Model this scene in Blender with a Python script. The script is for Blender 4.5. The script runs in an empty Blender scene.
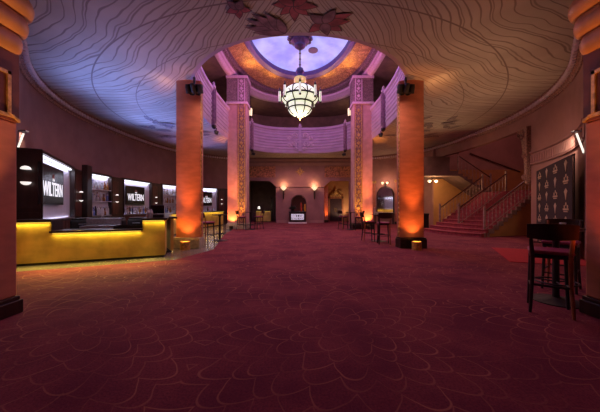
import bpy, bmesh, math, random
from mathutils import Vector, Matrix
random.seed(7)
PI = math.pi
D = bpy.data
col = bpy.context.scene.collection
F = 267.0; HY = 207.0; EYE = 1.35

# ------------------------------------------------------------------ node helpers
class NT:
    def __init__(s, m):
        m.use_nodes = True
        s.t = m.node_tree; s.n = s.t.nodes; s.l = s.t.links
        for x in list(s.n): s.n.remove(x)
        s.out = s.n.new('ShaderNodeOutputMaterial')
        s.b = s.n.new('ShaderNodeBsdfPrincipled')
        s.l.new(s.b.outputs[0], s.out.inputs[0])
    def put(s, v, sock):
        if isinstance(v, (int, float, tuple, list)):
            sock.default_value = v
        else: s.l.new(v, sock)
    def math(s, op, a, b=0.0, c=0.0):
        n = s.n.new('ShaderNodeMath'); n.operation = op
        s.put(a, n.inputs[0]); s.put(b, n.inputs[1]); s.put(c, n.inputs[2])
        return n.outputs[0]
    def mix(s, f, a, b):
        n = s.n.new('ShaderNodeMix'); n.data_type = 'RGBA'
        s.put(f, n.inputs[0]); s.put(a, n.inputs[6]); s.put(b, n.inputs[7])
        return n.outputs[2]
    def coord(s): return s.n.new('ShaderNodeTexCoord').outputs['Object']
    def sep(s, v):
        n = s.n.new('ShaderNodeSeparateXYZ'); s.put(v, n.inputs[0]); return n.outputs
    def noise(s, v, scale, detail=3, rough=.5):
        n = s.n.new('ShaderNodeTexNoise'); s.put(v, n.inputs['Vector'])
        n.inputs['Scale'].default_value = scale; n.inputs['Detail'].default_value = detail
        n.inputs['Roughness'].default_value = rough
        return n.outputs[0]
    def smooth(s, v, lo, hi, a=0.0, b=1.0):
        n = s.n.new('ShaderNodeMapRange'); n.interpolation_type = 'SMOOTHSTEP'
        s.put(v, n.inputs[0])
        for i, q in enumerate((lo, hi, a, b)): s.put(q, n.inputs[i+1])
        return n.outputs[0]
    def bump(s, h, strength=.3, dist=.02):
        n = s.n.new('ShaderNodeBump'); n.inputs['Strength'].default_value = strength
        n.inputs['Distance'].default_value = dist; s.put(h, n.inputs['Height'])
        s.l.new(n.outputs[0], s.b.inputs['Normal'])
    def set(s, **k):
        for a, v in k.items(): s.put(v, s.b.inputs[a.replace('_', ' ')])

def c4(c): return (c[0], c[1], c[2], 1.0)
def mat(name, c, rough=.6, metal=0.0, var=.25, scale=6.0, emit=None, es=0.0, bump=0.0, stretch=None, spec=.5):
    m = D.materials.new(name); t = NT(m)
    v = t.coord()
    if stretch:
        mp = t.n.new('ShaderNodeMapping'); t.l.new(v, mp.inputs[0]); mp.inputs['Scale'].default_value = stretch
        v = mp.outputs[0]
    nz = t.noise(v, scale, 4)
    f = t.smooth(nz, .3, .7)
    a = c4([max(0, q*(1-var)) for q in c]); b = c4([min(1, q*(1+var)) for q in c])
    t.put(t.mix(f, a, b), t.b.inputs['Base Color'])
    t.set(Roughness=rough, Metallic=metal)
    t.b.inputs['Specular IOR Level'].default_value = spec
    if emit:
        t.b.inputs['Emission Color'].default_value = c4(emit)
        t.b.inputs['Emission Strength'].default_value = es
    if bump: t.bump(nz, bump, .02)
    return m

M = {}
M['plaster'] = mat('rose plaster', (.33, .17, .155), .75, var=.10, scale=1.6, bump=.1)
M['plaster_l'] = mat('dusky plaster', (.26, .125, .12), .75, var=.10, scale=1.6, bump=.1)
M['panelblock'] = mat('dark oxblood plaster', (.17, .05, .03), .6, var=.2, scale=5)
M['stair_wall'] = mat('ochre plaster', (.44, .215, .085), .8, var=.1, scale=2)
M['column'] = mat('terracotta plaster', (.50, .185, .11), .6, var=.13, scale=2.2, bump=.15, stretch=(1, 1, 3))
M['capital'] = mat('gilded terracotta', (.60, .30, .13), .5, .1, var=.15, scale=4, bump=.15)
M['canopy'] = mat('dark violet bronze', (.06, .04, .10), .5, .3, var=.3, scale=8)
M['pilaster'] = mat('pink plaster', (.50, .27, .25), .6, var=.12, scale=3, bump=.15)
M['gold'] = mat('antique gilding', (.62, .40, .13), .4, .55, var=.35, scale=14, bump=.3)
M['bronze'] = mat('dark bronze', (.05, .035, .03), .4, .7, var=.3)
M['iron'] = mat('painted iron', (.30, .20, .19), .5, .2, var=.3)
M['black'] = mat('black enamel', (.012, .011, .012), .55, var=.3)
M['wood'] = mat('dark mahogany', (.026, .010, .008), .32, var=.5, scale=9, stretch=(1, 1, .15))
M['wood_red'] = mat('red stained wood', (.07, .02, .015), .3, var=.4, scale=9, stretch=(1, 1, .2))
M['wood_glint_trim'] = mat('orange wood for leg glint and door trim', (.28, .11, .05), .3, var=.3, scale=9)  # orange tone for door trim and for a highlight coloured onto one stool leg
M['cushion'] = mat('wine red vinyl', (.26, .03, .10), .5, var=.2, scale=20)
M['steel'] = mat('brushed steel', (.36, .36, .40), .35, .8, var=.15, scale=20, stretch=(1, 8, 1))
M['barfront'] = mat('gold leaf bar front', (.58, .40, .10), .5, .1, var=.22, scale=2.4, bump=.1)
M['balcony'] = mat('mauve stucco', (.43, .30, .38), .65, var=.08, scale=2, bump=.1)
M['soffit'] = mat('stencilled soffit', (.34, .24, .19), .75, var=.2, scale=4)
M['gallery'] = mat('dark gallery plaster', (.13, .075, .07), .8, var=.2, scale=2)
M['frame'] = mat('violet grey moulding', (.10, .07, .20), .6, var=.1)
M['pinkmould'] = mat('pink moulding', (.55, .40, .46), .6, var=.12, scale=12, bump=.2)
M['carve'] = mat('carved plaster', (.30, .16, .13), .65, var=.45, scale=18, bump=.6)
M['stringer'] = mat('grey stone stringer', (.26, .17, .16), .6, var=.2, scale=10)
M['stairs'] = mat('crimson stair carpet', (.26, .04, .055), .95, var=.25, scale=10)
M['mat_red'] = mat('bright red runner', (.34, .012, .022), .95, var=.15, scale=12)
M['glassy'] = mat('mirror glass', (.75, .72, .72), .06, 1.0, var=.03)
M['shelf'] = mat('frosted shelf glass', (.75, .76, .82), .2, var=.05)
M['niche'] = mat('pale backlit board', (.46, .44, .54), .45, var=.07, scale=4, stretch=(6, 1, .4))
M['white'] = mat('white linen', (.8, .78, .78), .7, var=.05)
M['led'] = mat('cool white light strip', (.9, .9, .95), .5, emit=(.86, .88, 1), es=1.6)
M['led_y'] = mat('amber light strip', (.9, .7, .2), .5, emit=(1, .72, .10), es=.7)
M['lampglass'] = mat('warm lamp glass', (.9, .8, .65), .4, emit=(1, .72, .42), es=1.1)
M['domeglass'] = mat('frosted wall light glass', (.9, .9, .9), .4, emit=(1, .92, .85), es=.9)
M['bowl'] = mat('alabaster glass', (.85, .85, .70), .35, var=.1, scale=9, emit=(.95, 1, .66), es=.75)
M['neckglow'] = mat('self-glowing gilded neck', (.7, .5, .15), .4, .3, var=.3, scale=10, emit=(1, .78, .25), es=.35)  # emission stands in for lamp light falling on the gilded neck
M['lens'] = mat('amber uplight lens', (.9, .6, .3), .3, emit=(1, .45, .12), es=10)
M['tube'] = mat('picture light tube', (.9, .9, .9), .4, emit=(1, .93, .80), es=1.1)
M['screen'] = mat('black sign board', (.008, .008, .01), .25, var=.2)
M['letter'] = mat('white sign lettering', (.8, .8, .82), .5, var=.03, emit=(.9, .9, 1), es=.85)
M['crest'] = mat('dull red crest', (.16, .05, .05), .6, emit=(.4, .1, .1), es=.08)
M['postcol'] = mat('dusky carved post', (.24, .13, .16), .6, var=.3, scale=12, bump=.4)
M['bead'] = mat('pale bead moulding', (.70, .58, .62), .6, var=.1)
M['banner'] = mat('navy fabric banner', (.020, .009, .026), .85, var=.2, scale=14)
M['bannerlogo'] = mat('cream printed emblem', (.46, .36, .27), .8, var=.1)
M['petal_r'] = mat('mural red petal', (.27, .065, .08), .8, var=.35, scale=5)
M['petal_d'] = mat('mural plum leaf', (.19, .10, .125), .8, var=.35, scale=5)
M['petal_line'] = mat('mural dark outline', (.085, .045, .05), .8)
M['mural_pale'] = mat('mural grey leaf', (.24, .19, .19), .8, var=.3, scale=4)
M['frieze'] = mat('gilded red frieze', (.34, .13, .06), .6, .1, var=.6, scale=9, bump=.5)
M['door'] = mat('dark red door', (.035, .012, .012), .5, var=.3)
M['stone'] = mat('bar glow tinted plinth stone', (.40, .38, .27), .5, var=.2, scale=10)  # yellowish pale tone carries the bar's glow on the left plinths
M['tile'] = None

def carpet():
    m = D.materials.new('patterned carpet'); t = NT(m)
    co = t.coord(); x, y, z = t.sep(co)
    nz = t.noise(co, .9, 3)
    L = 2.95
    wob = t.math('MULTIPLY', t.math('SUBTRACT', nz, .5), .5)
    px = t.math('SUBTRACT', t.math('FLOORED_MODULO', t.math('ADD', t.math('ADD', x, L/2-.55+10*L), wob), L), L/2)
    py = t.math('SUBTRACT', t.math('FLOORED_MODULO', t.math('ADD', y, L/2-3.0+10*L), L), L/2)
    r = t.math('SQRT', t.math('ADD', t.math('MULTIPLY', px, px), t.math('MULTIPLY', py, py)))
    th = t.math('ARCTAN2', py, px)
    def ring(k, off, amp, ph):
        rk = t.math('ADD', t.math('MULTIPLY', r, k), off)
        i = t.math('FLOOR', rk); fr = t.math('FRACT', rk)
        n = t.math('ADD', t.math('MULTIPLY', i, 3.0), 2.0)
        s = t.math('ABSOLUTE', t.math('SINE', t.math('ADD', t.math('MULTIPLY', th, n), ph)))
        d = t.math('ABSOLUTE', t.math('SUBTRACT', fr, t.math('ADD', .15, t.math('MULTIPLY', s, amp))))
        return t.smooth(d, .005*k, .013*k, 1, 0)
    l1 = ring(2.9, 0.0, .55, 0.0); l2 = t.math('MULTIPLY', ring(2.9, .5, .42, 1.57), .7)
    fade = t.smooth(t.noise(co, 1.3, 2), .36, .64, .10, .55)
    line = t.math('MULTIPLY', t.math('MAXIMUM', l1, l2), fade)
    pile = t.noise(co, 55, 3, .7)
    big = t.noise(co, 1.1, 4, .6)
    base = t.mix(t.smooth(big, .3, .7), (.135, .024, .045, 1), (.245, .056, .066, 1))
    base = t.mix(t.smooth(pile, .35, .7, 0, .55), base, (.070, .010, .026, 1))
    base = t.mix(line, base, (.46, .20, .12, 1))
    t.set(Base_Color=base, Roughness=.96)
    t.b.inputs['Specular IOR Level'].default_value = .12
    t.bump(pile, .5, .01)
    return m
M['carpet'] = carpet()

def tile():
    m = D.materials.new('polished stone floor'); t = NT(m)
    co = t.coord(); n1 = t.noise(co, 3, 5, .6)
    br = t.n.new('ShaderNodeTexBrick'); t.l.new(co, br.inputs[0])
    br.inputs['Scale'].default_value = 1.6; br.inputs['Mortar Size'].default_value = .008
    br.inputs['Color1'].default_value = (.22, .19, .16, 1); br.inputs['Color2'].default_value = (.17, .145, .125, 1)
    br.inputs['Mortar'].default_value = (.06, .05, .05, 1); br.offset = 0
    t.set(Base_Color=t.mix(t.smooth(n1, .35, .7, 0, .5), br.outputs[0], (.11, .095, .09, 1)), Roughness=.22)
    return m
M['tile'] = tile()

def ceiling_mat():
    m = D.materials.new('contour painted ceiling'); t = NT(m)
    co = t.coord(); x, y, z = t.sep(co)
    ax = t.math('ABSOLUTE', x)
    u = t.math('SUBTRACT', 9.6, ax)
    n1 = t.noise(co, .34, 2); n2 = t.noise(co, 1.1, 2, .5)
    uw = t.smooth(u, .5, 6, .22, 1.0)
    w = t.math('ADD', t.math('MULTIPLY', t.math('MULTIPLY', t.math('SUBTRACT', n1, .5), uw), 2.0), t.math('MULTIPLY', t.math('SUBTRACT', n2, .5), .24))
    f = t.math('ADD', t.math('ADD', y, t.math('MULTIPLY', t.math('POWER', t.math('MAXIMUM', u, 0), 2.5), .027)), w)
    def ln(k, wd, off=0.0):
        v = t.math('FRACT', t.math('ADD', t.math('MULTIPLY', f, k), off))
        d = t.math('ABSOLUTE', t.math('SUBTRACT', v, .5))
        return t.smooth(d, wd*.35, wd, 1, 0)
    wide = t.math('MULTIPLY', t.smooth(n2, .35, .7, .06, .13), t.smooth(u, 3, 8, 1.0, 1.3))
    v = t.math('FRACT', t.math('MULTIPLY', f, 3.7)); d = t.math('ABSOLUTE', t.math('SUBTRACT', v, .5))
    line = t.smooth(d, t.math('MULTIPLY', wide, .4), wide, .68, 0)
    line = t.math('MAXIMUM', line, t.math('MULTIPLY', ln(1.25, .035, .3), .55))
    rn = t.math('SQRT', t.math('ADD', t.math('POWER', t.math('DIVIDE', x, 9.8), 2), t.math('POWER', t.math('DIVIDE', t.math('SUBTRACT', y, 13.6), 9.6), 2)))
    arcs = None
    for c, wd in ((.86, .0020), (.73, .0012)):
        a = t.smooth(t.math('ABSOLUTE', t.math('SUBTRACT', rn, c)), wd*.6, wd*1.4, .8, 0)
        arcs = a if arcs is None else t.math('MAXIMUM', arcs, a)
    line = t.math('MAXIMUM', line, arcs)
    base = t.mix(t.smooth(n2, .3, .7), (.40, .345, .29, 1), (.48, .42, .355, 1))
    t.set(Base_Color=t.mix(line, base, (.13, .075, .065, 1)), Roughness=.7)
    t.bump(t.math('MULTIPLY', line, -1), .25, .02)
    return m
M['ceiling'] = ceiling_mat()

def skylight():
    m = D.materials.new('violet laylight'); t = NT(m)
    co = t.coord(); n1 = t.noise(co, .8, 4)
    e = t.mix(t.smooth(n1, .3, .75), (.20, .21, .80, 1), (.46, .47, .98, 1))
    t.set(Base_Color=(.06, .06, .15, 1), Roughness=.5, Emission_Color=e, Emission_Strength=1.0)
    return m
M['skylight'] = skylight()

def ornate(name, c1, c2, scale):
    m = D.materials.new(name); t = NT(m)
    co = t.coord()
    vo = t.n.new('ShaderNodeTexVoronoi'); vo.feature = 'DISTANCE_TO_EDGE'; vo.inputs['Scale'].default_value = scale
    nz = t.noise(co, scale*.8, 3)
    mp = t.n.new('ShaderNodeMapping'); t.l.new(co, mp.inputs[0]); t.l.new(nz, mp.inputs['Rotation'])
    t.l.new(mp.outputs[0], vo.inputs['Vector'])
    f = t.smooth(vo.outputs['Distance'], .02, .22)
    t.set(Base_Color=t.mix(f, c4(c1), c4(c2)), Roughness=.55)
    t.bump(f, .7, .05)
    return m
M['relief'] = ornate('gilded relief panel', (.30, .14, .04), (.70, .42, .13), 2.6)
M['relief_d'] = ornate('carved relief band', (.12, .07, .075), (.40, .27, .27), 5)

def glass_m(name, c):
    m = D.materials.new(name); t = NT(m)
    nz = t.noise(t.coord(), 9, 2)
    t.set(Base_Color=t.mix(nz, c4([q*.7 for q in c]), c4(c)), Roughness=.12)
    t.b.inputs['Transmission Weight'].default_value = .35
    return m
BOT = [('clear', glass_m('clear bottle glass', (.75, .76, .82))), ('amber', glass_m('amber bottle glass', (.42, .17, .05))),
       ('dark', glass_m('dark bottle glass', (.06, .05, .07))), ('blue', glass_m('blue bottle glass', (.16, .22, .55)))]

# ------------------------------------------------------------------ mesh builder
class MB:
    def __init__(s): s.b = bmesh.new()
    def box(s, x0, x1, y0, y1, z0, z1, mx=None):
        vs = [s.b.verts.new((x, y, z)) for x in (x0, x1) for y in (y0, y1) for z in (z0, z1)]
        for f in ((0,1,3,2),(4,6,7,5),(0,4,5,1),(2,3,7,6),(0,2,6,4),(1,5,7,3)): s.b.faces.new([vs[i] for i in f])
        if mx is not None: bmesh.ops.transform(s.b, matrix=mx, verts=vs)
        return s
    def prism(s, poly, vec, mx=None):
        a = [s.b.verts.new(p) for p in poly]; v = Vector(vec)
        b = [s.b.verts.new(Vector(p)+v) for p in poly]
        n = len(a)
        s.b.faces.new(a[::-1]); s.b.faces.new(b)
        for i in range(n): s.b.faces.new((a[i], a[(i+1) % n], b[(i+1) % n], b[i]))
        if mx is not None: bmesh.ops.transform(s.b, matrix=mx, verts=a+b)
        return s
    def lathe(s, prof, seg=16, c=(0, 0, 0), sx=1, sy=1, mx=None):
        rows = []; new = []
        for r, z in prof:
            if r < 1e-6:
                v = s.b.verts.new((c[0], c[1], c[2]+z)); rows.append([v]); new.append(v)
            else:
                row = [s.b.verts.new((c[0]+sx*r*math.cos(2*PI*i/seg), c[1]+sy*r*math.sin(2*PI*i/seg), c[2]+z)) for i in range(seg)]
                rows.append(row); new += row
        for a, b in zip(rows, rows[1:]):
            for i in range(seg):
                j = (i+1) % seg
                if len(a) == 1 and len(b) == 1: continue
                if len(a) == 1: s.b.faces.new((a[0], b[j], b[i]))
                elif len(b) == 1: s.b.faces.new((a[i], a[j], b[0]))
                else: s.b.faces.new((a[i], a[j], b[j], b[i]))
        if len(rows[0]) > 1: s.b.faces.new(rows[0][::-1])
        if len(rows[-1]) > 1: s.b.faces.new(rows[-1])
        if mx is not None: bmesh.ops.transform(s.b, matrix=mx, verts=new)
        return s
    def tube(s, pts, r, seg=8, rs=None):
        pts = [Vector(p) for p in pts]; rows = []
        up0 = None
        for i, p in enumerate(pts):
            t = (pts[min(i+1, len(pts)-1)]-pts[max(i-1, 0)]).normalized()
            if up0 is None: up0 = Vector((0, 0, 1)) if abs(t.z) < .9 else Vector((1, 0, 0))
            a = t.cross(up0)
            if a.length < 1e-4: a = t.cross(Vector((0, 1, 0)))
            a.normalize(); b = a.cross(t)
            rr = rs[i] if rs else r
            rows.append([s.b.verts.new(p+rr*(math.cos(2*PI*k/seg)*a+math.sin(2*PI*k/seg)*b)) for k in range(seg)])
        for a, b in zip(rows, rows[1:]):
            for i in range(seg): s.b.faces.new((a[i], a[(i+1) % seg], b[(i+1) % seg], b[i]))
        s.b.faces.new(rows[0][::-1]); s.b.faces.new(rows[-1])
        return s
    def sweep(s, path, prof, closed_path=False, closed_prof=True, caps=True):
        """path: list of (x, y, nx, ny); prof: list of (inward offset, z)"""
        rows = [[s.b.verts.new((x+nx*o, y+ny*o, z)) for o, z in prof] for x, y, nx, ny in path]
        n = len(prof); R = len(rows)
        for i in range(R if closed_path else R-1):
            a, b = rows[i], rows[(i+1) % R]
            for k in range(n if closed_prof else n-1):
                s.b.faces.new((a[k], a[(k+1) % n], b[(k+1) % n], b[k]))
        if closed_prof and caps and not closed_path:
            s.b.faces.new(rows[0]); s.b.faces.new(rows[-1][::-1])
        return s
    def build(s, name, m, parent=None, smooth=False, bevel=0.0):
        bmesh.ops.recalc_face_normals(s.b, faces=s.b.faces)
        me = D.meshes.new(name); s.b.to_mesh(me); s.b.free()
        me.materials.append(m)
        if smooth:
            for p in me.polygons: p.use_smooth = True
        o = D.objects.new(name, me); col.objects.link(o)
        if parent: o.parent = parent
        if smooth:
            md = o.modifiers.new('edge', 'EDGE_SPLIT'); md.split_angle = math.radians(40)
        if bevel:
            md = o.modifiers.new('bevel', 'BEVEL'); md.width = bevel; md.segments = 2
        return o

def tag(o, label=None, cat=None, group=None, kind=None):
    if label: o['label'] = label
    if cat: o['category'] = cat
    if group: o['group'] = group
    if kind: o['kind'] = kind
    return o
def thing(name, loc=(0, 0, 0), rz=0.0, label=None, cat=None, group=None):
    o = D.objects.new(name, None); o.empty_display_size = .1
    col.objects.link(o); o.location = loc; o.rotation_euler = (0, 0, rz)
    return tag(o, label, cat, group)
def struct(o, label=None): return tag(o, label, None, None, 'structure')
def dup(o, loc, rz=0.0, label=None, group=None):
    r = o.copy(); col.objects.link(r); r.location = loc; r.rotation_euler = (0, 0, rz)
    if label: r['label'] = label
    if group: r['group'] = group
    for ch in o.children:
        c = ch.copy(); col.objects.link(c); c.parent = r
        for g in ch.children:
            d = g.copy(); col.objects.link(d); d.parent = c
    return r
def light(kind, name, loc, energy, color, size=.2, target=None, angle=None, blend=.6, size_y=None, shape=None):
    l = D.lights.new(name, kind); l.energy = energy; l.color = color
    if kind == 'AREA':
        l.size = size
        if size_y: l.shape = 'RECTANGLE'; l.size_y = size_y
    else: l.shadow_soft_size = size
    if kind == 'SPOT': l.spot_size = math.radians(angle); l.spot_blend = blend
    o = D.objects.new(name, l); col.objects.link(o); o.location = loc
    if target is not None:
        o.rotation_euler = (Vector(target)-Vector(loc)).to_track_quat('-Z', 'Y').to_euler()
    return o
def text_mesh(s, size, m, name, parent, loc, sx=1.0, depth=.006, rot=(PI/2, 0, 0), bold=.012):
    c = D.curves.new('lettering', 'FONT'); c.body = s; c.size = size; c.extrude = depth
    c.align_x = 'CENTER'; c.align_y = 'CENTER'; c.offset = bold*size
    o = D.objects.new('lettering', c); col.objects.link(o)
    dg = bpy.context.evaluated_depsgraph_get(); dg.update()
    me = D.meshes.new_from_object(o.evaluated_get(dg)); D.objects.remove(o)
    me.transform(Matrix.Diagonal((sx, 1, 1, 1))); me.transform(Matrix.Rotation(rot[0], 4, 'X'))
    me.materials.clear(); me.materials.append(m)
    n = D.objects.new(name, me); col.objects.link(n); n.parent = parent; n.location = loc
    return n

# ------------------------------------------------------------------ plan curves
CY = 13.6
def sup(phi, a, b, nf, nr):
    c, s_ = math.cos(phi), math.sin(phi); n = nr if s_ > 0 else nf
    r = (abs(c/a)**n+abs(s_/b)**n)**(-1/n)
    return Vector((r*c, CY+r*s_))
def ringp(phi, k=1.0):
    p = sup(phi, 4.5, 7.1, 2.2, 3.0); return Vector((p.x*k, CY+(p.y-CY)*k))
def wallp(phi): return sup(phi, 9.8, 9.6, 2.15, 2.8)
def path_of(fn, phis):
    out = []
    for f in phis:
        p = fn(f); q = fn(f+1e-3); q0 = fn(f-1e-3); t = (q-q0).normalized()
        out.append((p.x, p.y, -t.y, t.x))      # left of the counter-clockwise travel = inward
    return out
def lin(a, b, n): return [a+(b-a)*i/(n-1) for i in range(n)]
def poly_path(pts):
    """open polyline with inward = left normals, mitred"""
    pts = [Vector(p) for p in pts]; out = []
    for i, p in enumerate(pts):
        d0 = (p-pts[i-1]).normalized() if i else None
        d1 = (pts[i+1]-p).normalized() if i < len(pts)-1 else None
        if d0 is None: n = Vector((-d1.y, d1.x))
        elif d1 is None: n = Vector((-d0.y, d0.x))
        else:
            n0 = Vector((-d0.y, d0.x)); n1 = Vector((-d1.y, d1.x)); n = (n0+n1).normalized(); n = n/max(.4, n.dot(n0))
        out.append((p.x, p.y, n.x, n.y))
    return out
def solve(fn, lo, hi, it=50):
    a, b = lo, hi; fa = fn(a)
    for _ in range(it):
        m = (a+b)/2
        if (fn(m) > 0) == (fa > 0): a = m
        else: b = m
    return (a+b)/2
def px_of(p): return 300+F*p[0]/p[1]
PH0 = solve(lambda f: wallp(f).y-6.8, -PI/2+.05, 0)       # where the curved wall starts, right side
PHA = solve(lambda f: wallp(f).y-11.0, -PI/2+.05, 0)      # near jamb of the stair opening
PHB = solve(lambda f: wallp(f).y-18.3, 0, PI/2-.1)        # far jamb of the stair opening
PHC = solve(lambda f: wallp(f).x-4.6, .1, PI/2-.05)       # start of the flat back wall
H = 5.53
# ================================================================== THE SETTING
m = MB(); m.box(-13, 18, -3, 28, -.2, 0)
struct(m.build('floor', M['carpet']), 'deep crimson patterned carpet across the whole lobby')
m = MB(); tp = [(-6.85, 5.15), (-3.2, 6.82), (-2.75, 8.5), (-3.1, 10.2), (-3.7, 13), (-4.1, 16.6), (-4.3, 21.5), (-7.2, 21.5), (-9.2, 17), (-9.2, 12), (-8.2, 9), (-7.3, 6.9)]
m.prism([(x, y, 0) for x, y in tp], (0, 0, .004))
struct(m.build('floor_tile', M['tile']), 'grey polished stone floor around the bar')

def wall_path_r(): return [Vector((4.2, 3.4))]+[wallp(f) for f in lin(PH0, PHA, 24)]
wall_rect = [(0, 0), (0, H), (-.25, H), (-.25, 0)]
pr = poly_path(wall_path_r())
m = MB(); m.sweep(pr, wall_rect); struct(m.build('wall_right', M['plaster']))
pf = path_of(wallp, lin(PHA, PHB, 40))
m = MB(); m.sweep(pf, [(0, 4.72), (0, H), (-.25, H), (-.25, 4.72)]); struct(m.build('wall_fascia', M['plaster']))
prr = path_of(wallp, lin(PHB, PHC, 24))
m = MB(); m.sweep(prr, wall_rect); struct(m.build('wall_right_rear', M['plaster']))
pl = path_of(wallp, lin(PI-PHC, PI-PH0, 70))
pl = poly_path([Vector((p[0], p[1])) for p in pl]+[Vector((-4.2, 3.4))])
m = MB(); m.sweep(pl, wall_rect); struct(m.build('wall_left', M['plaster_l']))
# flat back wall with its two openings
yb = 22.78
m = MB()
outl = [(-4.75, 0), (-4.37, 0), (-4.37, 3.58), (-2.6, 3.58), (-2.06, 3.1), (-2.06, 0), (2.06, 0), (2.06, 3.1), (2.6, 3.58), (4.2, 3.58), (4.2, 0), (4.75, 0), (4.75, H), (-4.75, H)]
m.prism([(x, yb, z) for x, z in outl], (0, .28, 0))
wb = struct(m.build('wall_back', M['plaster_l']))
m = MB()
for sx in (-1, 1): m.box(min(sx*2.1, sx*4.4), max(sx*2.1, sx*4.4), yb-.04, yb, 3.88, 4.8)
struct(m.build('trim_frieze', M['frieze']), 'gilded ornamental frieze panels over the back openings')
m = MB()
m.box(-4.6, 4.6, yb-.10, yb, 4.9, 5.1); m.box(-4.6, 4.6, yb-.16, yb, 5.25, 5.4); m.box(-2.06, 2.06, yb-.08, yb, 3.05, 3.16)
m.box(-2.0, 2.0, yb-.06, yb, 0, .22)
struct(m.build('trim_back', M['plaster']))
m = MB()
for a in range(8):
    an = a*PI/4; L = .42 if a % 2 == 0 else .3
    mx = Matrix.Translation((0, yb-.03, 4.35)) @ Matrix.Rotation(an, 4, 'Y')
    m.prism([(-.05, 0, .06), (.05, 0, .06), (.07, 0, L*.6), (0, 0, L), (-.07, 0, L*.6)], (0, .03, 0), mx)
struct(m.build('trim_rosette', M['relief']), 'small gilded rosette over the middle of the back wall')
# rooms behind the two openings
def room(nm, x0, x1, y1, mt):
    m = MB(); m.box(x0-.1, x0, yb+.28, y1, 0, 4.2); m.box(x1, x1+.1, yb+.28, y1, 0, 4.2)
    m.box(x0-.1, x1+.1, y1, y1+.1, 0, 4.2); m.box(x0-.1, x1+.1, yb+.28, y1+.1, 4.1, 4.2)
    struct(m.build(nm, mt))
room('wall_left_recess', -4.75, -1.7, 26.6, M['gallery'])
room('wall_right_recess', 1.7, 4.75, 25.6, M['stair_wall'])

# cornice all the way round
cp = poly_path([Vector((p[0], p[1])) for p in pr]+[wallp(f) for f in lin(PHA, PI-PHA, 110)][1:-1]+[Vector((-p[0], p[1])) for p in pr[::-1]])
m = MB(); m.sweep(cp, [(0, 5.20), (.04, 5.20), (.06, 5.27), (.12, 5.30), (.14, 5.43), (.20, 5.46), (.20, H), (0, H)])
struct(m.build('trim_cornice', M['carve']))
m = MB()
def along(path, step):
    d = 0; nxt = step/2
    for a, b in zip(path, path[1:]):
        L = math.hypot(b[0]-a[0], b[1]-a[1])
        while nxt < d+L:
            t = (nxt-d)/L; yield [a[i]+(b[i]-a[i])*t for i in range(4)]; nxt += step
        d += L
for x, y, nx, ny in along(cp, .19):
    if y > 22.4: continue
    mx = Matrix.Translation((x+nx*.175, y+ny*.175, 5.365)) @ Matrix.Rotation(math.atan2(ny, nx), 4, 'Z')
    m.lathe([(0, -.085), (.06, -.06), (.08, 0), (.06, .06), (0, .085)], 6, mx=mx)
struct(m.build('trim_beading', M['bead'], smooth=True), 'row of carved beads along the cornice')
# fluted frieze on the right wall
m = MB(); m.sweep(pr[1:], [(0, 3.08), (.05, 3.08), (.05, 3.14), (.015, 3.14), (.015, 3.52), (.06, 3.56), (.06, 3.62), (0, 3.62)])
for x, y, nx, ny in along(pr[3:], .17):
    mx = Matrix.Translation((x+nx*.01, y+ny*.01, 3.33)) @ Matrix.Rotation(math.atan2(ny, nx), 4, 'Z')
    m.lathe([(.055, -.18), (.055, .12), (.04, .16), (0, .18)], 7, mx=mx)
struct(m.build('trim_flutes', M['plaster']), 'fluted frieze above the banner wall')

# ceiling between the oval opening and the wall
wp = [wallp(f) for f in lin(PH0, PI-PH0, 160)]+[Vector((-4.2, 3.4)), Vector((4.2, 3.4))]
def outer(phi):
    d = Vector((math.cos(phi), math.sin(phi))); c = Vector((0, CY)); best = 50
    for i in range(len(wp)):
        a, b = wp[i]-c, wp[(i+1) % len(wp)]-c; e = b-a
        den = d.x*e.y-d.y*e.x
        if abs(den) < 1e-9: continue
        t = (a.x*e.y-a.y*e.x)/den; u = (a.x*d.y-a.y*d.x)/den
        if t > 0 and -1e-6 <= u <= 1+1e-6: best = min(best, t)
    return c+d*best
m = MB(); N = 192; R = 8; rows = []
for i in range(N):
    f = 2*PI*i/N; a = ringp(f, 1.004); b = outer(f)
    rows.append([m.b.verts.new((*(a.lerp(b, k/R)), H)) for k in range(R+1)])
for i in range(N):
    for k in range(R): m.b.faces.new((rows[i][k], rows[i][k+1], rows[(i+1) % N][k+1], rows[(i+1) % N][k]))
struct(m.build('ceiling', M['ceiling']), 'beige ceiling painted with flowing dark contour lines')
# entrance bay the photograph is taken from
m = MB()
m.box(-5.1, -4.9, -2.9, 3.4, 0, H); m.box(4.9, 5.1, -2.9, 3.4, 0, H); m.box(-5.1, 5.1, -3, -2.9, 0, H)
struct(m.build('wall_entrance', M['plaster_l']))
m = MB(); m.box(-5.1, 5.1, -3, 3.4, H, H+.1); struct(m.build('ceiling_entrance', M['plaster_l']))

# balcony front: one oval ring
rp = path_of(ringp, lin(0, 2*PI, 181)[:-1])
prof = [(-.3, 5.56), (-.01, 5.515), (0, 5.53), (0, 5.76)]
z = 5.80
while z < 7.12:
    prof += [(.0, z), (.035, z+.03), (.035, z+.10), (.0, z+.13)]; z += .22
prof += [(.0, 7.2), (.06, 7.26), (.11, 7.30), (.11, 7.44), (.08, 7.48), (-.16, 7.48), (-.16, 6.45), (-.4, 6.45)]
m = MB(); m.sweep(rp, prof, closed_path=True)
balc = struct(m.build('trim_balcony', M['balcony'], smooth=True), 'oval mauve balcony front with horizontal ribs')
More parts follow.
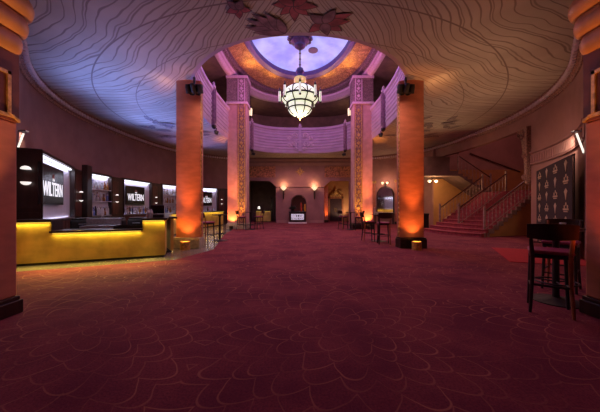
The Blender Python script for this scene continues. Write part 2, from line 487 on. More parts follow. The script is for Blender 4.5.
# scroll ornament on the middle of the far balcony
m = MB(); m.box(-.10, .10, 20.50, 20.66, 5.62, 7.55); m.lathe([(.14, 0), (.16, .08), (.09, .14), (.11, .2), (0, .3)], 10, c=(0, 20.58, 7.5))
m.build('center_post', M['balcony'], balc)
for s in (-1, 1):
    m = MB()
    for (cx, cz, r0, turn, dirn) in ((.34, 6.85, .22, 1.5, 1), (.42, 6.25, .26, 1.5, -1), (.72, 6.7, .16, 1.4, -1), (.75, 6.1, .15, 1.3, 1), (.3, 5.85, .13, 1.3, 1)):
        pts = []
        for k in range(22):
            t = k/21; an = dirn*turn*2*PI*t; r = r0*(1-.85*t)
            pts.append((s*(cx*1.15+r*math.cos(an)), 20.64, cz+r*math.sin(an)))
        m.tube(pts, .03, 5, rs=[.065*(1-.4*k/21) for k in range(22)])
    m.build('scroll_ornament', M['pinkmould'], balc, smooth=True)

# gallery behind the balcony and the dome over the opening
def annulus(k0, k1, z, th, name, mt):
    m = MB(); n = 120
    q = [[m.b.verts.new((*ringp(2*PI*i/n, k), zz)) for k, zz in ((k0, z), (k1, z), (k1, z+th), (k0, z+th))] for i in range(n)]
    for i in range(n):
        a, b = q[i], q[(i+1) % n]
        for j in range(4): m.b.faces.new((a[j], a[(j+1) % 4], b[(j+1) % 4], b[j]))
    return struct(m.build(name, mt))
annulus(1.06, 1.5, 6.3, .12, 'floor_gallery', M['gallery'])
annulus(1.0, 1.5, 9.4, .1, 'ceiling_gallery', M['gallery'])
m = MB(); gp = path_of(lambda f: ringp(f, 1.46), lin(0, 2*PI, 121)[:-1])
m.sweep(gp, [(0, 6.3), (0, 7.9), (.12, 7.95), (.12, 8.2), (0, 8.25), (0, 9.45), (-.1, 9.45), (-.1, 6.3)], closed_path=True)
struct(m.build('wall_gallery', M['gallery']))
def domep(phi, k):
    w = max(0, min(1, (1.0-k)/.18)); w = w*w*(3-2*w)
    e = sup(phi, 4.32, 6.95, 2.0, 2.0); e = Vector((e.x*k, CY+(e.y-CY)*k))
    return ringp(phi, k).lerp(e, w)
def krows(rows, name, mt, smooth=False, n=144):
    m = MB(); vs = [[m.b.verts.new((*domep(2*PI*i/n, k), z)) for k, z in rows] for i in range(n)]
    for i in range(n):
        a, b = vs[i], vs[(i+1) % n]
        for j in range(len(rows)-1): m.b.faces.new((a[j], a[j+1], b[j+1], b[j]))
    return m.build(name, mt, None, smooth)
struct(krows([(1.01, 9.52), (1.01, 9.4), (.985, 9.38), (.965, 9.42), (.955, 9.52), (.94, 9.55), (.935, 9.66)], 'trim_dome_ring', M['pinkmould'], True), 'pink moulded ring under the dome')
dm = krows([(.935, 9.66), (.93, 9.72), (.905, 9.74), (.9, 9.86), (.885, 9.88)], 'trim_dome_dentil', M['relief_d'])
struct(dm)
m = MB(); n = 110
for i in range(n):
    p = domep(2*PI*i/n, .912); q = domep(2*PI*i/n+.01, .912); t = q-p
    mx = Matrix.Translation((p.x, p.y, 9.79)) @ Matrix.Rotation(math.atan2(t.y, t.x), 4, 'Z')
    m.box(-.06, .06, -.05, .05, -.05, .05, mx)
m.build('dentils', M['pinkmould'], dm)
struct(krows([(.885, 9.88), (.79, 10.04), (.70, 10.15)], 'ceiling_dome', M['relief']), 'gilded relief band around the skylight')
struct(krows([(.70, 10.15), (.69, 10.09), (.665, 10.07), (.65, 10.12), (.625, 10.14), (.62, 10.42)], 'trim_skylight', M['frame'], True), 'violet moulding framing the skylight')
m = MB(); n = 120; prev = None; rws = []
for k, z in ((.625, 10.4), (.5, 10.62), (.3, 10.75), (.12, 10.8)):
    rws.append([m.b.verts.new((*domep(2*PI*i/n, k), z)) for i in range(n)])
for a, b in zip(rws, rws[1:]):
    for i in range(n): m.b.faces.new((a[i], a[(i+1) % n], b[(i+1) % n], b[i]))
m.b.faces.new(rws[-1])
win = struct(m.build('window_1', M['skylight'], smooth=True), 'oval violet lit skylight over the chandelier')
m = MB(); m.lathe([(.28, 0), (.28, .05), (.2, .09), (.2, .04)], 20, c=(.76, 15.5, 10.42)); m.build('vent_ring', M['frame'], win)

# ceiling murals: flat painted flowers at their real place
def leaf(m, cx, cy, ang, L, W, z, n=9, bend=0.0):
    pts = []
    for i in range(n+1):
        t = i/n; w = W*math.sin(PI*t**.75); pts.append((t*L, w/2+bend*t*t))
    for i in range(n-1, 0, -1):
        t = i/n; w = W*math.sin(PI*t**.75); pts.append((t*L, -w/2+bend*t*t))
    pts = [p for i, p in enumerate(pts) if i == 0 or (Vector(p)-Vector(pts[i-1])).length > 1e-4]
    c, s = math.cos(ang), math.sin(ang)
    m.prism([(cx+c*x-s*y, cy+s*x+c*y, z) for x, y in pts], (0, 0, .0002))
def flower(name, items, label):
    root = None
    for key in ('petal_line', 'petal_d', 'petal_r', 'mural_pale'):
        m = MB(); cnt = 0
        for i, (k, x, y, a, L, W) in enumerate(items):
            a = math.radians(a); z = H-.012-.0016*i
            if key == 'petal_line': leaf(m, x-math.cos(a)*.03, y-math.sin(a)*.03, a, L+.065, W+.035, z); cnt += 1
            elif key == k: leaf(m, x, y, a, L, W, z-.0008); cnt += 1
        if not cnt: m.b.free(); continue
        o = m.build(name if root is None else {'petal_d': 'leaf', 'petal_r': 'petal', 'mural_pale': 'pale_leaf'}[key], M[key], root)
        if root is None: root = struct(o, label)
it = []
def pet(k, x0, y0, x1, y1, W): it.append((k, x0, y0, math.degrees(math.atan2(y1-y0, x1-x0)), math.hypot(x1-x0, y1-y0), W))
for x1, y1 in ((-.56, 5.50), (-.42, 5.78), (-.12, 5.98), (.18, 5.80), (.36, 5.55), (-.5, 5.25), (.2, 5.2)): pet('petal_r', -.12, 5.52, x1, y1, .19)
for x1, y1, k in ((1.12, 5.74, 'petal_r'), (.98, 6.30, 'petal_r'), (.22, 6.34, 'petal_r'), (.22, 5.78, 'petal_d'), (1.10, 5.98, 'petal_r'), (.66, 6.44, 'petal_d'), (.74, 5.62, 'petal_d')): pet(k, .54, 6.02, x1, y1, .24)
for x1, y1, W in ((-1.18, 5.92, .25), (-1.26, 6.16, .24), (-1.02, 5.74, .25), (-.74, 5.72, .24), (-1.1, 6.34, .2), (-.5, 5.86, .2)): pet('petal_d', -.36, 6.36, x1, y1, W)
for a in (10, 95, 160, 235, 300): it.append(('petal_r' if a < 170 else 'petal_d', -1.30, 5.58, a, .27, .16))
flower('trim_mural', it, 'red and plum flower mural painted over the near edge of the opening')
for s, nm, lb in ((-1, 'trim_mural_bar', 'grey leaf mural painted on the ceiling above the bar'), (1, 'trim_mural_stair', 'grey leaf mural painted on the ceiling towards the stairs')):
    it = []; rr = random.Random(3)
    for i in range(22):
        x = s*(6.6+rr.uniform(-1.0, 1.3)); y = 14.3+rr.uniform(-1.6, 1.6)
        it.append(('mural_pale', x, y, rr.uniform(0, 360), rr.uniform(.5, .9), rr.uniform(.2, .34)))
    flower(nm, it, lb)

# ------------------------------------------------------------------ pillars and columns
def entrance_pillar(s, label):
    o = thing('entrance_pillar', (s*3.6 if s < 0 else 3.63, 3.4, 0), 0, label, 'pillar', 'entrance pillars')
    X = lambda a, b: (min(s*a, s*b), max(s*a, s*b))
    def bx(m, a, b, y0, y1, z0, z1): x0, x1 = X(a, b); m.box(x0, x1, y0, y1, z0, z1)
    m = MB(); bx(m, 0, 1.3, -1.2, 0, .22, 2.42); m.build('shaft', M['column'], o, bevel=.02)
    m = MB(); bx(m, -.04, 1.3, -1.2, .04, 0, .17); bx(m, -.02, 1.3, -1.2, .02, .17, .22); m.build('plinth', M['wood'], o, bevel=.01)
    m = MB(); bx(m, -.015, 1.3, -1.2, .015, 2.42, 3.29); m.build('panel_block', M['panelblock'], o, bevel=.01)
    e = MB()
    for (y0, y1, z0, z1) in ((-.62, -.06, 2.46, 2.50), (-.14, -.10, 2.5, 3.02), (-.62, -.10, 2.98, 3.02), (-.62, -.58, 2.5, 3.0)):
        bx(e, -.035, -.012, y0, y1, z0, z1)
    x0, x1 = X(-.04, -.012)
    e.prism([(x0, -.15, 2.52), (x0, -.03, 2.44), (x0, .0, 2.42), (x0, 0, 2.46)], (x1-x0, 0, 0))
    e.build('emblem_frame', M['gold'], o)
    m = MB()
    for i in range(3):
        z0 = 3.28+i*.237; ov = (.005, .06, .11)[i]
        prof = []
        for k in range(9):
            a = -PI/2+PI*k/8*.78; prof.append((ov+.085*math.cos(a), .125+.135*math.sin(a)))
        # stacked lobes: each a rounded roll that wraps the inner and far faces
        path = []
        for k in range(7):
            a = k/6*PI/2; path.append((s*(.25-.25*math.cos(a))if False else s*(.09-.09*math.cos(a)), -.09+.09*math.sin(a), -s*math.cos(a), math.sin(a)))
        path = [(0, -1.2, -s, 0)]+path+[(s*1.3, 0, 0, 1)]
        pp = [(-.2, .0)]+[(q[0], q[1]) for q in prof]+[(-.2, .255)]
        m.sweep([(x, y, nx, ny) for x, y, nx, ny in path], [(a, z0+b) for a, b in pp])
    bx(m, .1, 1.3, -1.2, -.1, 3.29, H-.01)
    m.build('capital', M['capital'], o, smooth=True)
    return o
entrance_pillar(-1, 'terracotta entrance pillar with scalloped capital at the left edge beside the bar')
entrance_pillar(1, 'terracotta entrance pillar with scalloped capital at the right edge behind the stools')

def strip(m, x0, x1, y, z0, z1, dz=.30):
    """a chain of raised leaves running up a pilaster, front face at y"""
    xc = (x0+x1)/2; w = (x1-x0)/2
    zz = z0+dz/2
    while zz < z1-dz/3:
        for sg in (-1, 1):
            m.prism([(xc, y, zz-dz*.42), (xc+sg*w*.72, y, zz-dz*.02), (xc+sg*w*.30, y, zz+dz*.0)], (0, -.03, 0))
        m.prism([(xc, y, zz+dz*.02), (xc+w*.5, y, zz+dz*.26), (xc, y, zz+dz*.5), (xc-w*.5, y, zz+dz*.26)], (0, -.045, 0))
        zz += dz
    m.box(x0, x0+.045, y-.04, y, z0, z1); m.box(x1-.045, x1, y-.04, y, z0, z1)

def front_column(s, label, bm_):
    o = thing('front_column', (s*3.7, 8.8, 0), 0, label, 'column', 'front columns')
    m = MB()
    pts = [(-.4, .30)]+[(-.4+.8*k/12, .045-.045*(1-((k-6)/6)**2)*1.6) for k in range(13)]+[(.4, .30)]
    m.prism([(x, y, .33) for x, y in pts], (0, 0, H-.33)); m.build('shaft', M['column'], o)
    m = MB(); m.box(-.435, .435, -.12, .36, 0, .30); m.box(-.42, .42, -.10, .34, .30, .345); m.build('plinth', bm_, o, bevel=.012)
    m = MB(); x = -s*.4
    zz = .5
    while zz < H-.2:
        m.lathe([(0, -.07), (.035, -.02), (.035, .02), (0, .07)], 6, c=(x, .1, zz)); zz += .16
    m.box(x-.015, x+.015, .05, .06, .35, H); m.box(x-.015, x+.015, .15, .16, .35, H)
    m.build('carved_edge', M['gold'], o)
    return o
front_column(-1, 'tall orange lit column in front of the bar', M['stone'])
front_column(1, 'tall orange lit column nearest the stairs', M['bronze'])

def rear_pillar(s, label):
    o = thing('rear_pillar', (s*3.87, 16.4, 0), 0, label, 'pillar', 'rear pillars')
    m = MB(); m.box(-.58, .58, 0, .9, .35, 7.7); m.build('shaft', M['pilaster'], o)
    m = MB(); m.box(-.64, .64, -.12, .95, 0, .30); m.box(-.61, .61, -.08, .92, .30, .36); m.build('plinth', M['stone'] if s < 0 else M['bronze'], o, bevel=.015)
    m = MB(); a, b = (.06, .5) if s < 0 else (-.5, -.06)
    bk = MB(); bk.box(a-.02, b+.02, -.012, 0, .37, 7.66); bk.build('strip_back', M['carve'], o)
    strip(m, a, b, -.012, .4, 7.65, .50); m.build('gilded_strip', M['gold'], o)
    m = MB(); m.box(-.62, .62, -.05, .95, 7.7, 9.4); m.build('upper_block', M['relief_d'], o)
    m = MB(); m.box(-.66, .66, -.09, .98, 7.66, 7.8); m.box(-.66, .66, -.09, .98, 9.25, 9.4); m.build('band', M['pinkmould'], o)
    m = MB(); strip(m, a, b, -.05, 7.82, 9.2, .45); m.build('leaf_panel', M['pinkmould'], o)
    return o
rear_pillar(-1, 'pink rear pillar with gilded strip on the bar side')
rear_pillar(1, 'pink rear pillar with gilded strip towards the stairs')

# floor uplights
def uplight(loc, label, r=.15, h=.26, mt=None):
    o = thing('uplight', loc, 0, label, 'uplight', 'floor uplights')
    m = MB(); m.lathe([(r, 0), (r, h), (r*.86, h), (r*.86, h-.05), (0, h-.05)], 18); m.build('drum', mt or M['gold'], o, smooth=True)
    m = MB(); m.lathe([(r*.8, h-.045), (r*.8, h-.03), (0, h-.02)], 14); m.build('lens', M['lens'], o)
uplight((-3.62, 8.42, 0), 'gold drum uplight at the foot of the column by the bar')
uplight((3.68, 8.42, 0), 'gold drum uplight at the foot of the column nearest the stairs')
uplight((-4.15, 16.08, 0), 'small uplight at the foot of the rear pillar on the bar side', .11, .2, M['bronze'])
uplight((4.15, 16.08, 0), 'small uplight at the foot of the rear pillar towards the stairs', .11, .2, M['bronze'])

# spotlight clusters and posts on the balcony
def cluster(loc, label, k=1.0):
    o = thing('spotlight_cluster', loc, 0, label, 'spotlights', 'spotlight clusters')
    m = MB(); m.box(-.19*k, .19*k, -.05*k, .05*k, .12*k, .18*k); m.box(-.02*k, .02*k, -.02*k, .02*k, .1*k, .36*k); m.build('bracket', M['black'], o)
    for i, (x, y, a) in enumerate(((-.14, -.03, .5), (0, -.08, .7), (.14, -.03, .5), (-.07, .05, -.2), (.07, .05, -.2))):
        m = MB(); mx = Matrix.Translation((x*k, y*k, .1*k)) @ Matrix.Rotation(a, 4, 'X')
        m.lathe([(.045*k, .08*k), (.06*k, .02*k), (.065*k, -.12*k), (.05*k, -.12*k), (.05*k, -.09*k), (0, -.09*k)], 10, mx=mx); m.build('lamp_can', M['black'], o, smooth=True)
    return o
cluster((-3.40, 8.60, 5.03), 'black spotlight cluster at the head of the column by the bar', 1.38)
cluster((3.40, 8.60, 5.03), 'black spotlight cluster at the head of the column nearest the stairs', 1.38)
def ring_at_px(px, lo, hi):
    f = solve(lambda q: px_of(ringp(q))-px, lo, hi); p = path_of(ringp, [f])[0]; return p
posts = [(212, 2.6, PI+.05, 'balcony post over the bar side, nearest the front column'), (233, 1.95, 2.62, 'balcony post just before the left rear pillar'),
         (251, 1.62, 2.16, 'balcony post just right of the left rear pillar'), (346, PI-2.16, PI-1.62, 'balcony post just left of the right rear pillar'),
         (365, PI-2.62, PI-1.95, 'balcony post just after the right rear pillar'), (385, -.05, PI-2.6, 'balcony post over the stair side, nearest the front column')]
for px, lo, hi, lb in posts:
    x, y, nx, ny = ring_at_px(px, lo, hi)
    o = thing('balcony_post', (x, y, 5.45), math.atan2(ny, nx)-PI/2, lb, 'post', 'balcony posts')
    m = MB(); m.box(-.10, .10, -.02, .16, .05, 2.0); m.box(-.06, .06, .1, .22, .2, 1.9); m.build('pilaster', M['postcol'], o, bevel=.01)
    m = MB(); m.lathe([(.1, 1.98), (.13, 2.06), (.06, 2.14), (.08, 2.22), (0, 2.34)], 10, c=(0, .08, 0)); m.build('finial', M['pinkmould'], o, smooth=True)
    m = MB(); m.lathe([(0, -.14), (.09, -.08), (.13, .02), (.11, .08)], 10, c=(0, .1, 0)); m.build('drop', M['bronze'], o, smooth=True)
    cluster((x+nx*.22, y+ny*.22, 5.1), 'black spotlight cluster under the '+lb, .8).rotation_euler.z = math.atan2(ny, nx)+PI/2
# ================================================================== CHANDELIER
ch = thing('chandelier', (0, 13.9, 5.95), 0, 'glowing tiered alabaster chandelier hanging in the middle of the rotunda', 'chandelier')
m = MB(); m.lathe([(.3, 4.85), (.55, 4.8), (.60, 4.6), (.52, 4.42), (.56, 4.3), (.46, 4.1), (.48, 3.98), (.30, 3.84), (.28, 3.74), (.10, 3.60), (0, 3.58)], 16)
for k in range(12): m.lathe([(0, -.14), (.15, -.06), (.14, .06), (0, .14)], 8, c=(.52*math.cos(k*PI/6), .52*math.sin(k*PI/6), 4.16))
m.build('canopy', M['canopy'], ch, smooth=True)
m = MB(); m.tube([(0, 0, 3.65), (0, 0, 2.45)], .035, 8)
for z in (3.4, 3.1, 2.8): m.lathe([(0, -.07), (.07, 0), (0, .07)], 8, c=(0, 0, z))
m.build('rod', M['bronze'], ch)
m = MB(); m.lathe([(0, 2.65), (.16, 2.6), (.22, 2.45), (.14, 2.3), (.2, 2.22), (.26, 2.15)], 16); m.build('ball', M['canopy'], ch, smooth=True)
m = MB(); m.lathe([(.18, 2.18), (.30, 2.1), (.32, 1.9), (.22, 1.75), (.3, 1.7), (.34, 1.62)], 16); m.build('neck', M['neckglow'], ch, smooth=True)
m = MB(); m.lathe([(.32, 1.66), (.66, 1.54), (.88, 1.36), (.96, 1.15), (.95, 1.02), (.84, .86), (.66, .76), (.60, .74)], 28); m.build('upper_bowl', M['bowl'], ch, smooth=True)
m = MB(); m.lathe([(.60, .76), (.64, .62), (.62, .46), (.52, .30), (.34, .17), (.14, .10), (0, .09)], 24); m.build('lower_bowl', M['bowl'], ch, smooth=True)
m = MB(); m.lathe([(.06, .1), (.1, .04), (.04, -.04), (0, -.1)], 10); m.build('finial', M['gold'], ch, smooth=True)
m = MB()
def hoop(m, r, z, t): m.tube([(r*math.cos(2*PI*k/32), r*math.sin(2*PI*k/32), z) for k in range(33)], t, 6)
hoop(m, .97, 1.06, .045); hoop(m, .68, .76, .05); hoop(m, .63, .48, .035); hoop(m, .36, 1.68, .03)
for k in range(8):
    a = 2*PI*(k+.5)/8; c, s = math.cos(a), math.sin(a)
    m.tube([(c*.34, s*.34, 1.7), (c*.67, s*.67, 1.56), (c*.90, s*.90, 1.37), (c*.98, s*.98, 1.1)], .032, 5)
    m.tube([(c*.97, s*.97, 1.02), (c*.86, s*.86, .86), (c*.66, s*.66, .74), (c*.65, s*.65, .6), (c*.62, s*.62, .42), (c*.44, s*.44, .22), (c*.15, s*.15, .09)], .03, 5)
    a2 = 2*PI*k/8; pts = []
    for q in range(9):
        aa = a2+2*PI/8*(q/8-.5)*.9; zz = 1.02+.28*math.sin(PI*q/8)
        rr = .97-.10*math.sin(PI*q/8)**2
        pts.append((rr*math.cos(aa), rr*math.sin(aa), zz))
    m.tube(pts, .028, 5)
m.build('frame', M['bronze'], ch)
for k in range(8):
    a = 2*PI*k/8; c, s = 1.06*math.cos(a), 1.06*math.sin(a)
    ar = MB(); ar.box(-.05, .05, -.05, .05, 1.42, 1.5, Matrix.Translation((c, s, 0))); ar.box(-.06, .06, -.06, .06, .82, .88, Matrix.Translation((c, s, 0)))
    ar.lathe([(.05, 1.5), (.03, 1.56), (0, 1.66)], 8, c=(c, s, 0))
    for q in (.5, 2.6, 4.7): ar.box(-.012, .012, -.012, .012, .85, 1.46, Matrix.Translation((c+.058*math.cos(q), s+.058*math.sin(q), 0)))
    ar.tube([(c*.9, s*.9, 1.0), (c*.97, s*.97, .86)], .02, 5)
    L = ar.build('lantern', M['bronze'], ch)
    g = MB(); g.lathe([(.05, .88), (.055, 1.15), (.05, 1.42)], 8, c=(c, s, 0)); g.build('lantern_glass', M['bowl'], L, smooth=True)

# gallery lanterns
for s, lb in ((-1, 'small lit lantern hanging under the gallery ceiling left of the chandelier'), (1, 'small lit lantern hanging under the gallery ceiling right of the chandelier')):
    o = thing('hanging_lantern', (s*3.75, 20.2, 8.1), 0, lb, 'lantern', 'gallery lanterns')
    m = MB(); m.lathe([(.12, .12), (.15, .6), (.12, .72)], 8); m.build('lantern_glass', M['lampglass'], o)
    m = MB(); m.lathe([(.0, 0), (.12, .1), (.13, .13), (0, .13)], 8)
    for q in (0, 1.57, 3.14, 4.71): m.box(-.012, .012, -.012, .012, .1, .75, Matrix.Translation((.15*math.cos(q), .15*math.sin(q), 0)))
    m.lathe([(.16, .7), (.14, .8), (.04, .92), (0, .92)], 8); m.tube([(0, 0, .9), (0, 0, 1.3)], .02, 6); m.build('lantern_frame', M['bronze'], o)

# ================================================================== BACK BAR
INS = .60
def bb(px):
    def fn(f):
        p = wallp(f); e = path_of(wallp, [f])[0]; return px_of((e[0]+e[2]*INS, e[1]+e[3]*INS))-px
    f = solve(fn, PI+.62, 2.0); e = path_of(wallp, [f])[0]
    return Vector((e[0]+e[2]*INS, e[1]+e[3]*INS))
TOP = 2.88
def bay(pa, pb, name, label, cat, group):
    d = pb-pa; return thing(name, (pa.x, pa.y, 0), math.atan2(d.y, d.x), label, cat, group), d.length
def carcass(o, w):
    m = MB(); m.box(0, w, .05, .5, .08, .92); m.box(.02, w-.02, .09, .5, 0, .08); m.build('base_cabinet', M['wood'], o)
    nd = max(1, int(w/.6)); dw = w/nd
    for i in range(nd):
        m = MB(); m.box(i*dw+.02, (i+1)*dw-.02, .025, .05, .12, .88); dr = m.build('cabinet_door', M['wood_red'], o, bevel=.006)
        m = MB(); m.tube([(i*dw+.08, .005, .6), (i*dw+.08, .005, .78)], .01, 6); m.build('handle', M['steel'], dr)
    m = MB(); m.box(0, w, .0, .52, .92, .97); m.build('ledge', M['steel'], o)
    m = MB(); m.box(0, .03, 0, .2, .97, TOP); m.box(w-.05, w, 0, .2, .97, TOP); m.box(.03, w-.05, 0, .2, TOP-.08, TOP); m.build('surround', M['wood'], o)
    m = MB(); m.box(.03, w-.05, .15, .2, .97, TOP-.06); m.build('back_board', M['niche'], o)
    m = MB(); m.box(.06, w-.09, .08, .15, TOP-.13, TOP-.09); m.build('light_strip', M['led'], o)
def niche_light(o, w, e):
    l = light('AREA', 'niche lamp', (0, 0, 0), e, (.80, .80, 1), size=w*.85, size_y=.12)
    l.parent = o; l.location = (w/2, .10, TOP-.17)
    l2 = light('AREA', 'niche lamp', (0, 0, 0), e*.35, (.80, .80, 1), size=w*.85, size_y=.06)
    l2.parent = o; l2.location = (w/2, .14, .985); l2.rotation_euler = (PI, 0, 0)
def bottle_mesh(kind):
    m = MB()
    P = ([(.038, 0), (.040, .02), (.040, .17), (.014, .23), (.014, .29), (.017, .29), (.017, .31), (0, .31)],
         [(.045, 0), (.047, .02), (.047, .13), (.03, .18), (.013, .20), (.013, .25), (.018, .25), (.018, .28), (0, .28)],
         [(.033, 0), (.034, .2), (.026, .24), (.013, .27), (.013, .33), (0, .33)],
         [(.05, 0), (.05, .11), (.018, .15), (.02, .21), (.024, .21), (.024, .25), (0, .25)])[kind]
    m.lathe(P, 9)
    return m
BP = []
for k in range(4):
    mm = bottle_mesh(k); me = D.meshes.new('bottle'); bmesh.ops.recalc_face_normals(mm.b, faces=mm.b.faces); mm.b.to_mesh(me); mm.b.free()
    for p in me.polygons: p.use_smooth = True
    for q, (nm, gm) in enumerate(BOT):
        c = me.copy(); c.materials.append(gm); BP.append((nm, c))
rb = random.Random(11)
def bottles(o, w, z, where, n, x0=.14, x1=None, y=.075):
    x1 = x1 if x1 else w-.14
    R = Matrix.Rotation(o.rotation_euler.z, 4, 'Z')
    for i in range(n):
        nm, me = BP[rb.choice((0, 0, 0, 1, 1, 2, 4, 4, 5, 7, 8, 8, 8, 9, 10, 12, 12, 12, 13, 3))]
        b = D.objects.new('bottle', me); col.objects.link(b)
        p = Vector(o.location)+R @ Vector((x0+(x1-x0)*(i+.5)/n+rb.uniform(-.008, .008), y+(.035 if i % 2 else -.035), z))
        b.location = p; b.rotation_euler.z = rb.uniform(0, 6); b.scale = (1.15, 1.15, 1.3)
        tag(b, '%s glass liquor bottle %s' % (nm, where), 'bottle', '%s glass bottles %s' % (nm, where))
def shelves(o, w, zs):
    for z in zs:
        m = MB(); m.box(.03, w-.05, .0, .15, z-.025, z); m.build('shelf', M['shelf'], o)
def sign(o, w, xa, xb, za, zb, label):
    R = Matrix.Rotation(o.rotation_euler.z, 4, 'Z')
    s = thing('lit_sign', Vector(o.location)+R @ Vector(((xa+xb)/2, .03, za)), o.rotation_euler.z, label, 'sign', 'signs in the back bar')
    sw, sh = xb-xa, zb-za
    m = MB(); m.box(-sw/2, sw/2, 0, .06, 0, sh); m.build('sign_board', M['screen'], s, bevel=.006)
    m = MB(); m.box(-.05, .05, .06, .17, sh*.3, sh*.8); m.build('wall_mount', M['black'], s)
    t = text_mesh('WILTERN', 1.0, M['letter'], 'lettering', s, (0, -.004, sh*.40), depth=.004, bold=.008)
    xs = [v.co.x for v in t.data.vertices]; zs_ = [v.co.z for v in t.data.vertices]
    kx = sw*.86/(max(xs)-min(xs)); kz = sh*.36/(max(zs_)-min(zs_)); ox = (max(xs)+min(xs))/2; oz = (max(zs_)+min(zs_))/2
    for v in t.data.vertices: v.co.x = (v.co.x-ox)*kx; v.co.z = (v.co.z-oz)*kz
    m = MB(); r = sh*.085
    for a in (0, 45, 90, 135, 180):
        mx = Matrix.Translation((0, -.006, sh*.70)) @ Matrix.Rotation(math.radians(a-90), 4, 'Y')
        m.prism([(-r*.28, 0, 0), (r*.28, 0, 0), (r*.4, 0, r*.8), (0, 0, r*1.5), (-r*.4, 0, r*.8)], (0, .005, 0), mx)
    m.build('crest', M['crest'], s)
    tt = text_mesh('THE', sh*.10, M['letter'], 'small_lettering', s, (0, -.004, sh*.65), depth=.003)
# positions (nearest first)
pA = Vector((-7.40, 6.86)); p0 = Vector((-6.90, 7.16))
o, w = bay(pA, p0, 'cabinet_tower', 'tall dark wood end cabinet with two dome lights, nearest end of the back bar', 'cabinet', None)
m = MB(); m.prism([(0, 0, 0), (w, 0, 0), (w*.35, .5, 0), (0, .5, 0)], (0, 0, TOP+.02)); m.build('body', M['wood'], o, bevel=.01)
m = MB(); m.box(.04, w-.04, -.02, 0, .1, 1.2); m.box(.04, w-.04, -.02, 0, 1.3, TOP-.1); m.build('panel', M['wood'], o, bevel=.006)
def dome_light(loc, rz, up, label, group, k=1.0):
    q = thing('wall_light', loc, rz, label, 'wall light', group)
    m = MB(); m.box(-.09*k, .09*k, -.02, 0, -.012, .012); m.build('back_plate', M['steel'], q)
    m = MB()
    r = .105*k
    prof = [(r*math.cos(a), (r*.8*math.sin(a))*(1 if up else -1)) for a in lin(0, PI/2-.01, 7)]+[(0, r*.8*(1 if up else -1))]
    m.lathe(prof, 14, c=(0, -r*.9-.02, 0)); m.build('glass_dome', M['domeglass'], q, smooth=True)
R_ = Matrix.Rotation(o.rotation_euler.z, 4, 'Z')
for z, up, lb in ((2.33, True, 'upper half dome wall light on the end cabinet of the back bar'), (2.0, False, 'lower half dome wall light on the end cabinet of the back bar')):
    dome_light(Vector(o.location)+R_ @ Vector((w*.50, -.022, z)), o.rotation_euler.z, up, lb, 'dome lights on the end cabinet')
pxs = [44.5, 75, 88, 112, 124, 152, 162.5, 178, 198, 218, 229]
P_ = [bb(p) for p in pxs]
P_[0] = p0
def niche_sign(i, lb, lbs, xa, xb, za, zb, e, extra):
    o, w = bay(P_[i], P_[i+1], 'back_bar_bay', lb, 'bar cabinet', 'bays of the back bar')
    carcass(o, w); niche_light(o, w, e); sign(o, w, .07+(w-.14)*xa, .07+(w-.14)*xb, za, zb, lbs)
    return o, w
def niche_bottles(i, lb, e, zs, where, ns):
    o, w = bay(P_[i], P_[i+1], 'back_bar_bay', lb, 'bar cabinet', 'bays of the back bar')
    carcass(o, w); niche_light(o, w, e); shelves(o, w, zs)
    for z, n, nm in zip([.97]+zs, ns, ('bottom', 'middle', 'top')): bottles(o, w, z, 'on the %s shelf of the %s' % (nm, where), n)
    return o, w
def pier(i, lb, post, where):
    o, w = bay(P_[i], P_[i+1], 'back_bar_pier', lb, 'bar cabinet', 'piers of the back bar')
    m = MB(); m.box(0, w, .04, .5, 0, TOP-.04); m.build('body', M['wood'], o)
    m = MB(); m.box(w*.1, w*.55, .02, .04, 1.0, TOP-.25); m.build('panel', M['wood_red'], o, bevel=.006)
    if post:
        m = MB(); m.box(w*.58, w*1.0, -.16, .04, 0, TOP+.20); m.build('post', M['wood'], o, bevel=.01)
    R = Matrix.Rotation(o.rotation_euler.z, 4, 'Z')
    for z, up, a in ((1.93, True, 'upper'), (1.62, False, 'lower')):
        dome_light(Vector(o.location)+R @ Vector((w*.32, .018, z)), o.rotation_euler.z, up, a+' small lit wall light on the '+where, 'small lights on the back bar piers', .62)
niche_sign(0, 'nearest bay of the back bar, white lit with a black sign and empty ledge', 'black sign with white lettering in the nearest bay, beside the end cabinet', -.03, .60, 1.42, 2.56, 12, 0)
pier(1, 'dark wood pier of the back bar right of the nearest sign bay', True, 'pier right of the nearest sign bay')
niche_bottles(2, 'first bottle bay of the back bar, between the two nearest signs', 8, [1.62, 2.15], 'first bottle bay', (22, 12, 14))
pier(3, 'dark wood pier of the back bar right of the first bottle bay', False, 'pier right of the first bottle bay')
o, w = niche_sign(4, 'middle sign bay of the back bar with bottles along its ledge', 'black sign with white lettering in the middle bay, above a row of bottles', .06, .74, 1.48, 2.5, 11, 0)
bottles(o, w, .97, 'on the ledge under the middle sign', 26)
pier(5, 'dark wood pier of the back bar right of the middle sign bay', False, 'pier right of the middle sign bay')
niche_bottles(6, 'second bottle bay of the back bar, just left of the front column', 7, [1.62, 2.15], 'second bottle bay', (16, 9, 9))
pier(7, 'dark wood pier of the back bar hidden behind the front column', False, 'pier behind the front column')
o, w = niche_sign(8, 'farthest sign bay of the back bar, seen between the two left columns', 'black sign with white lettering in the farthest bay of the back bar', .1, .72, 1.46, 2.5, 11, 0)
bottles(o, w, .97, 'on the ledge under the farthest sign', 14)
pier(9, 'dark wood pier at the far end of the back bar beside the rear pillar', False, 'far end pier')

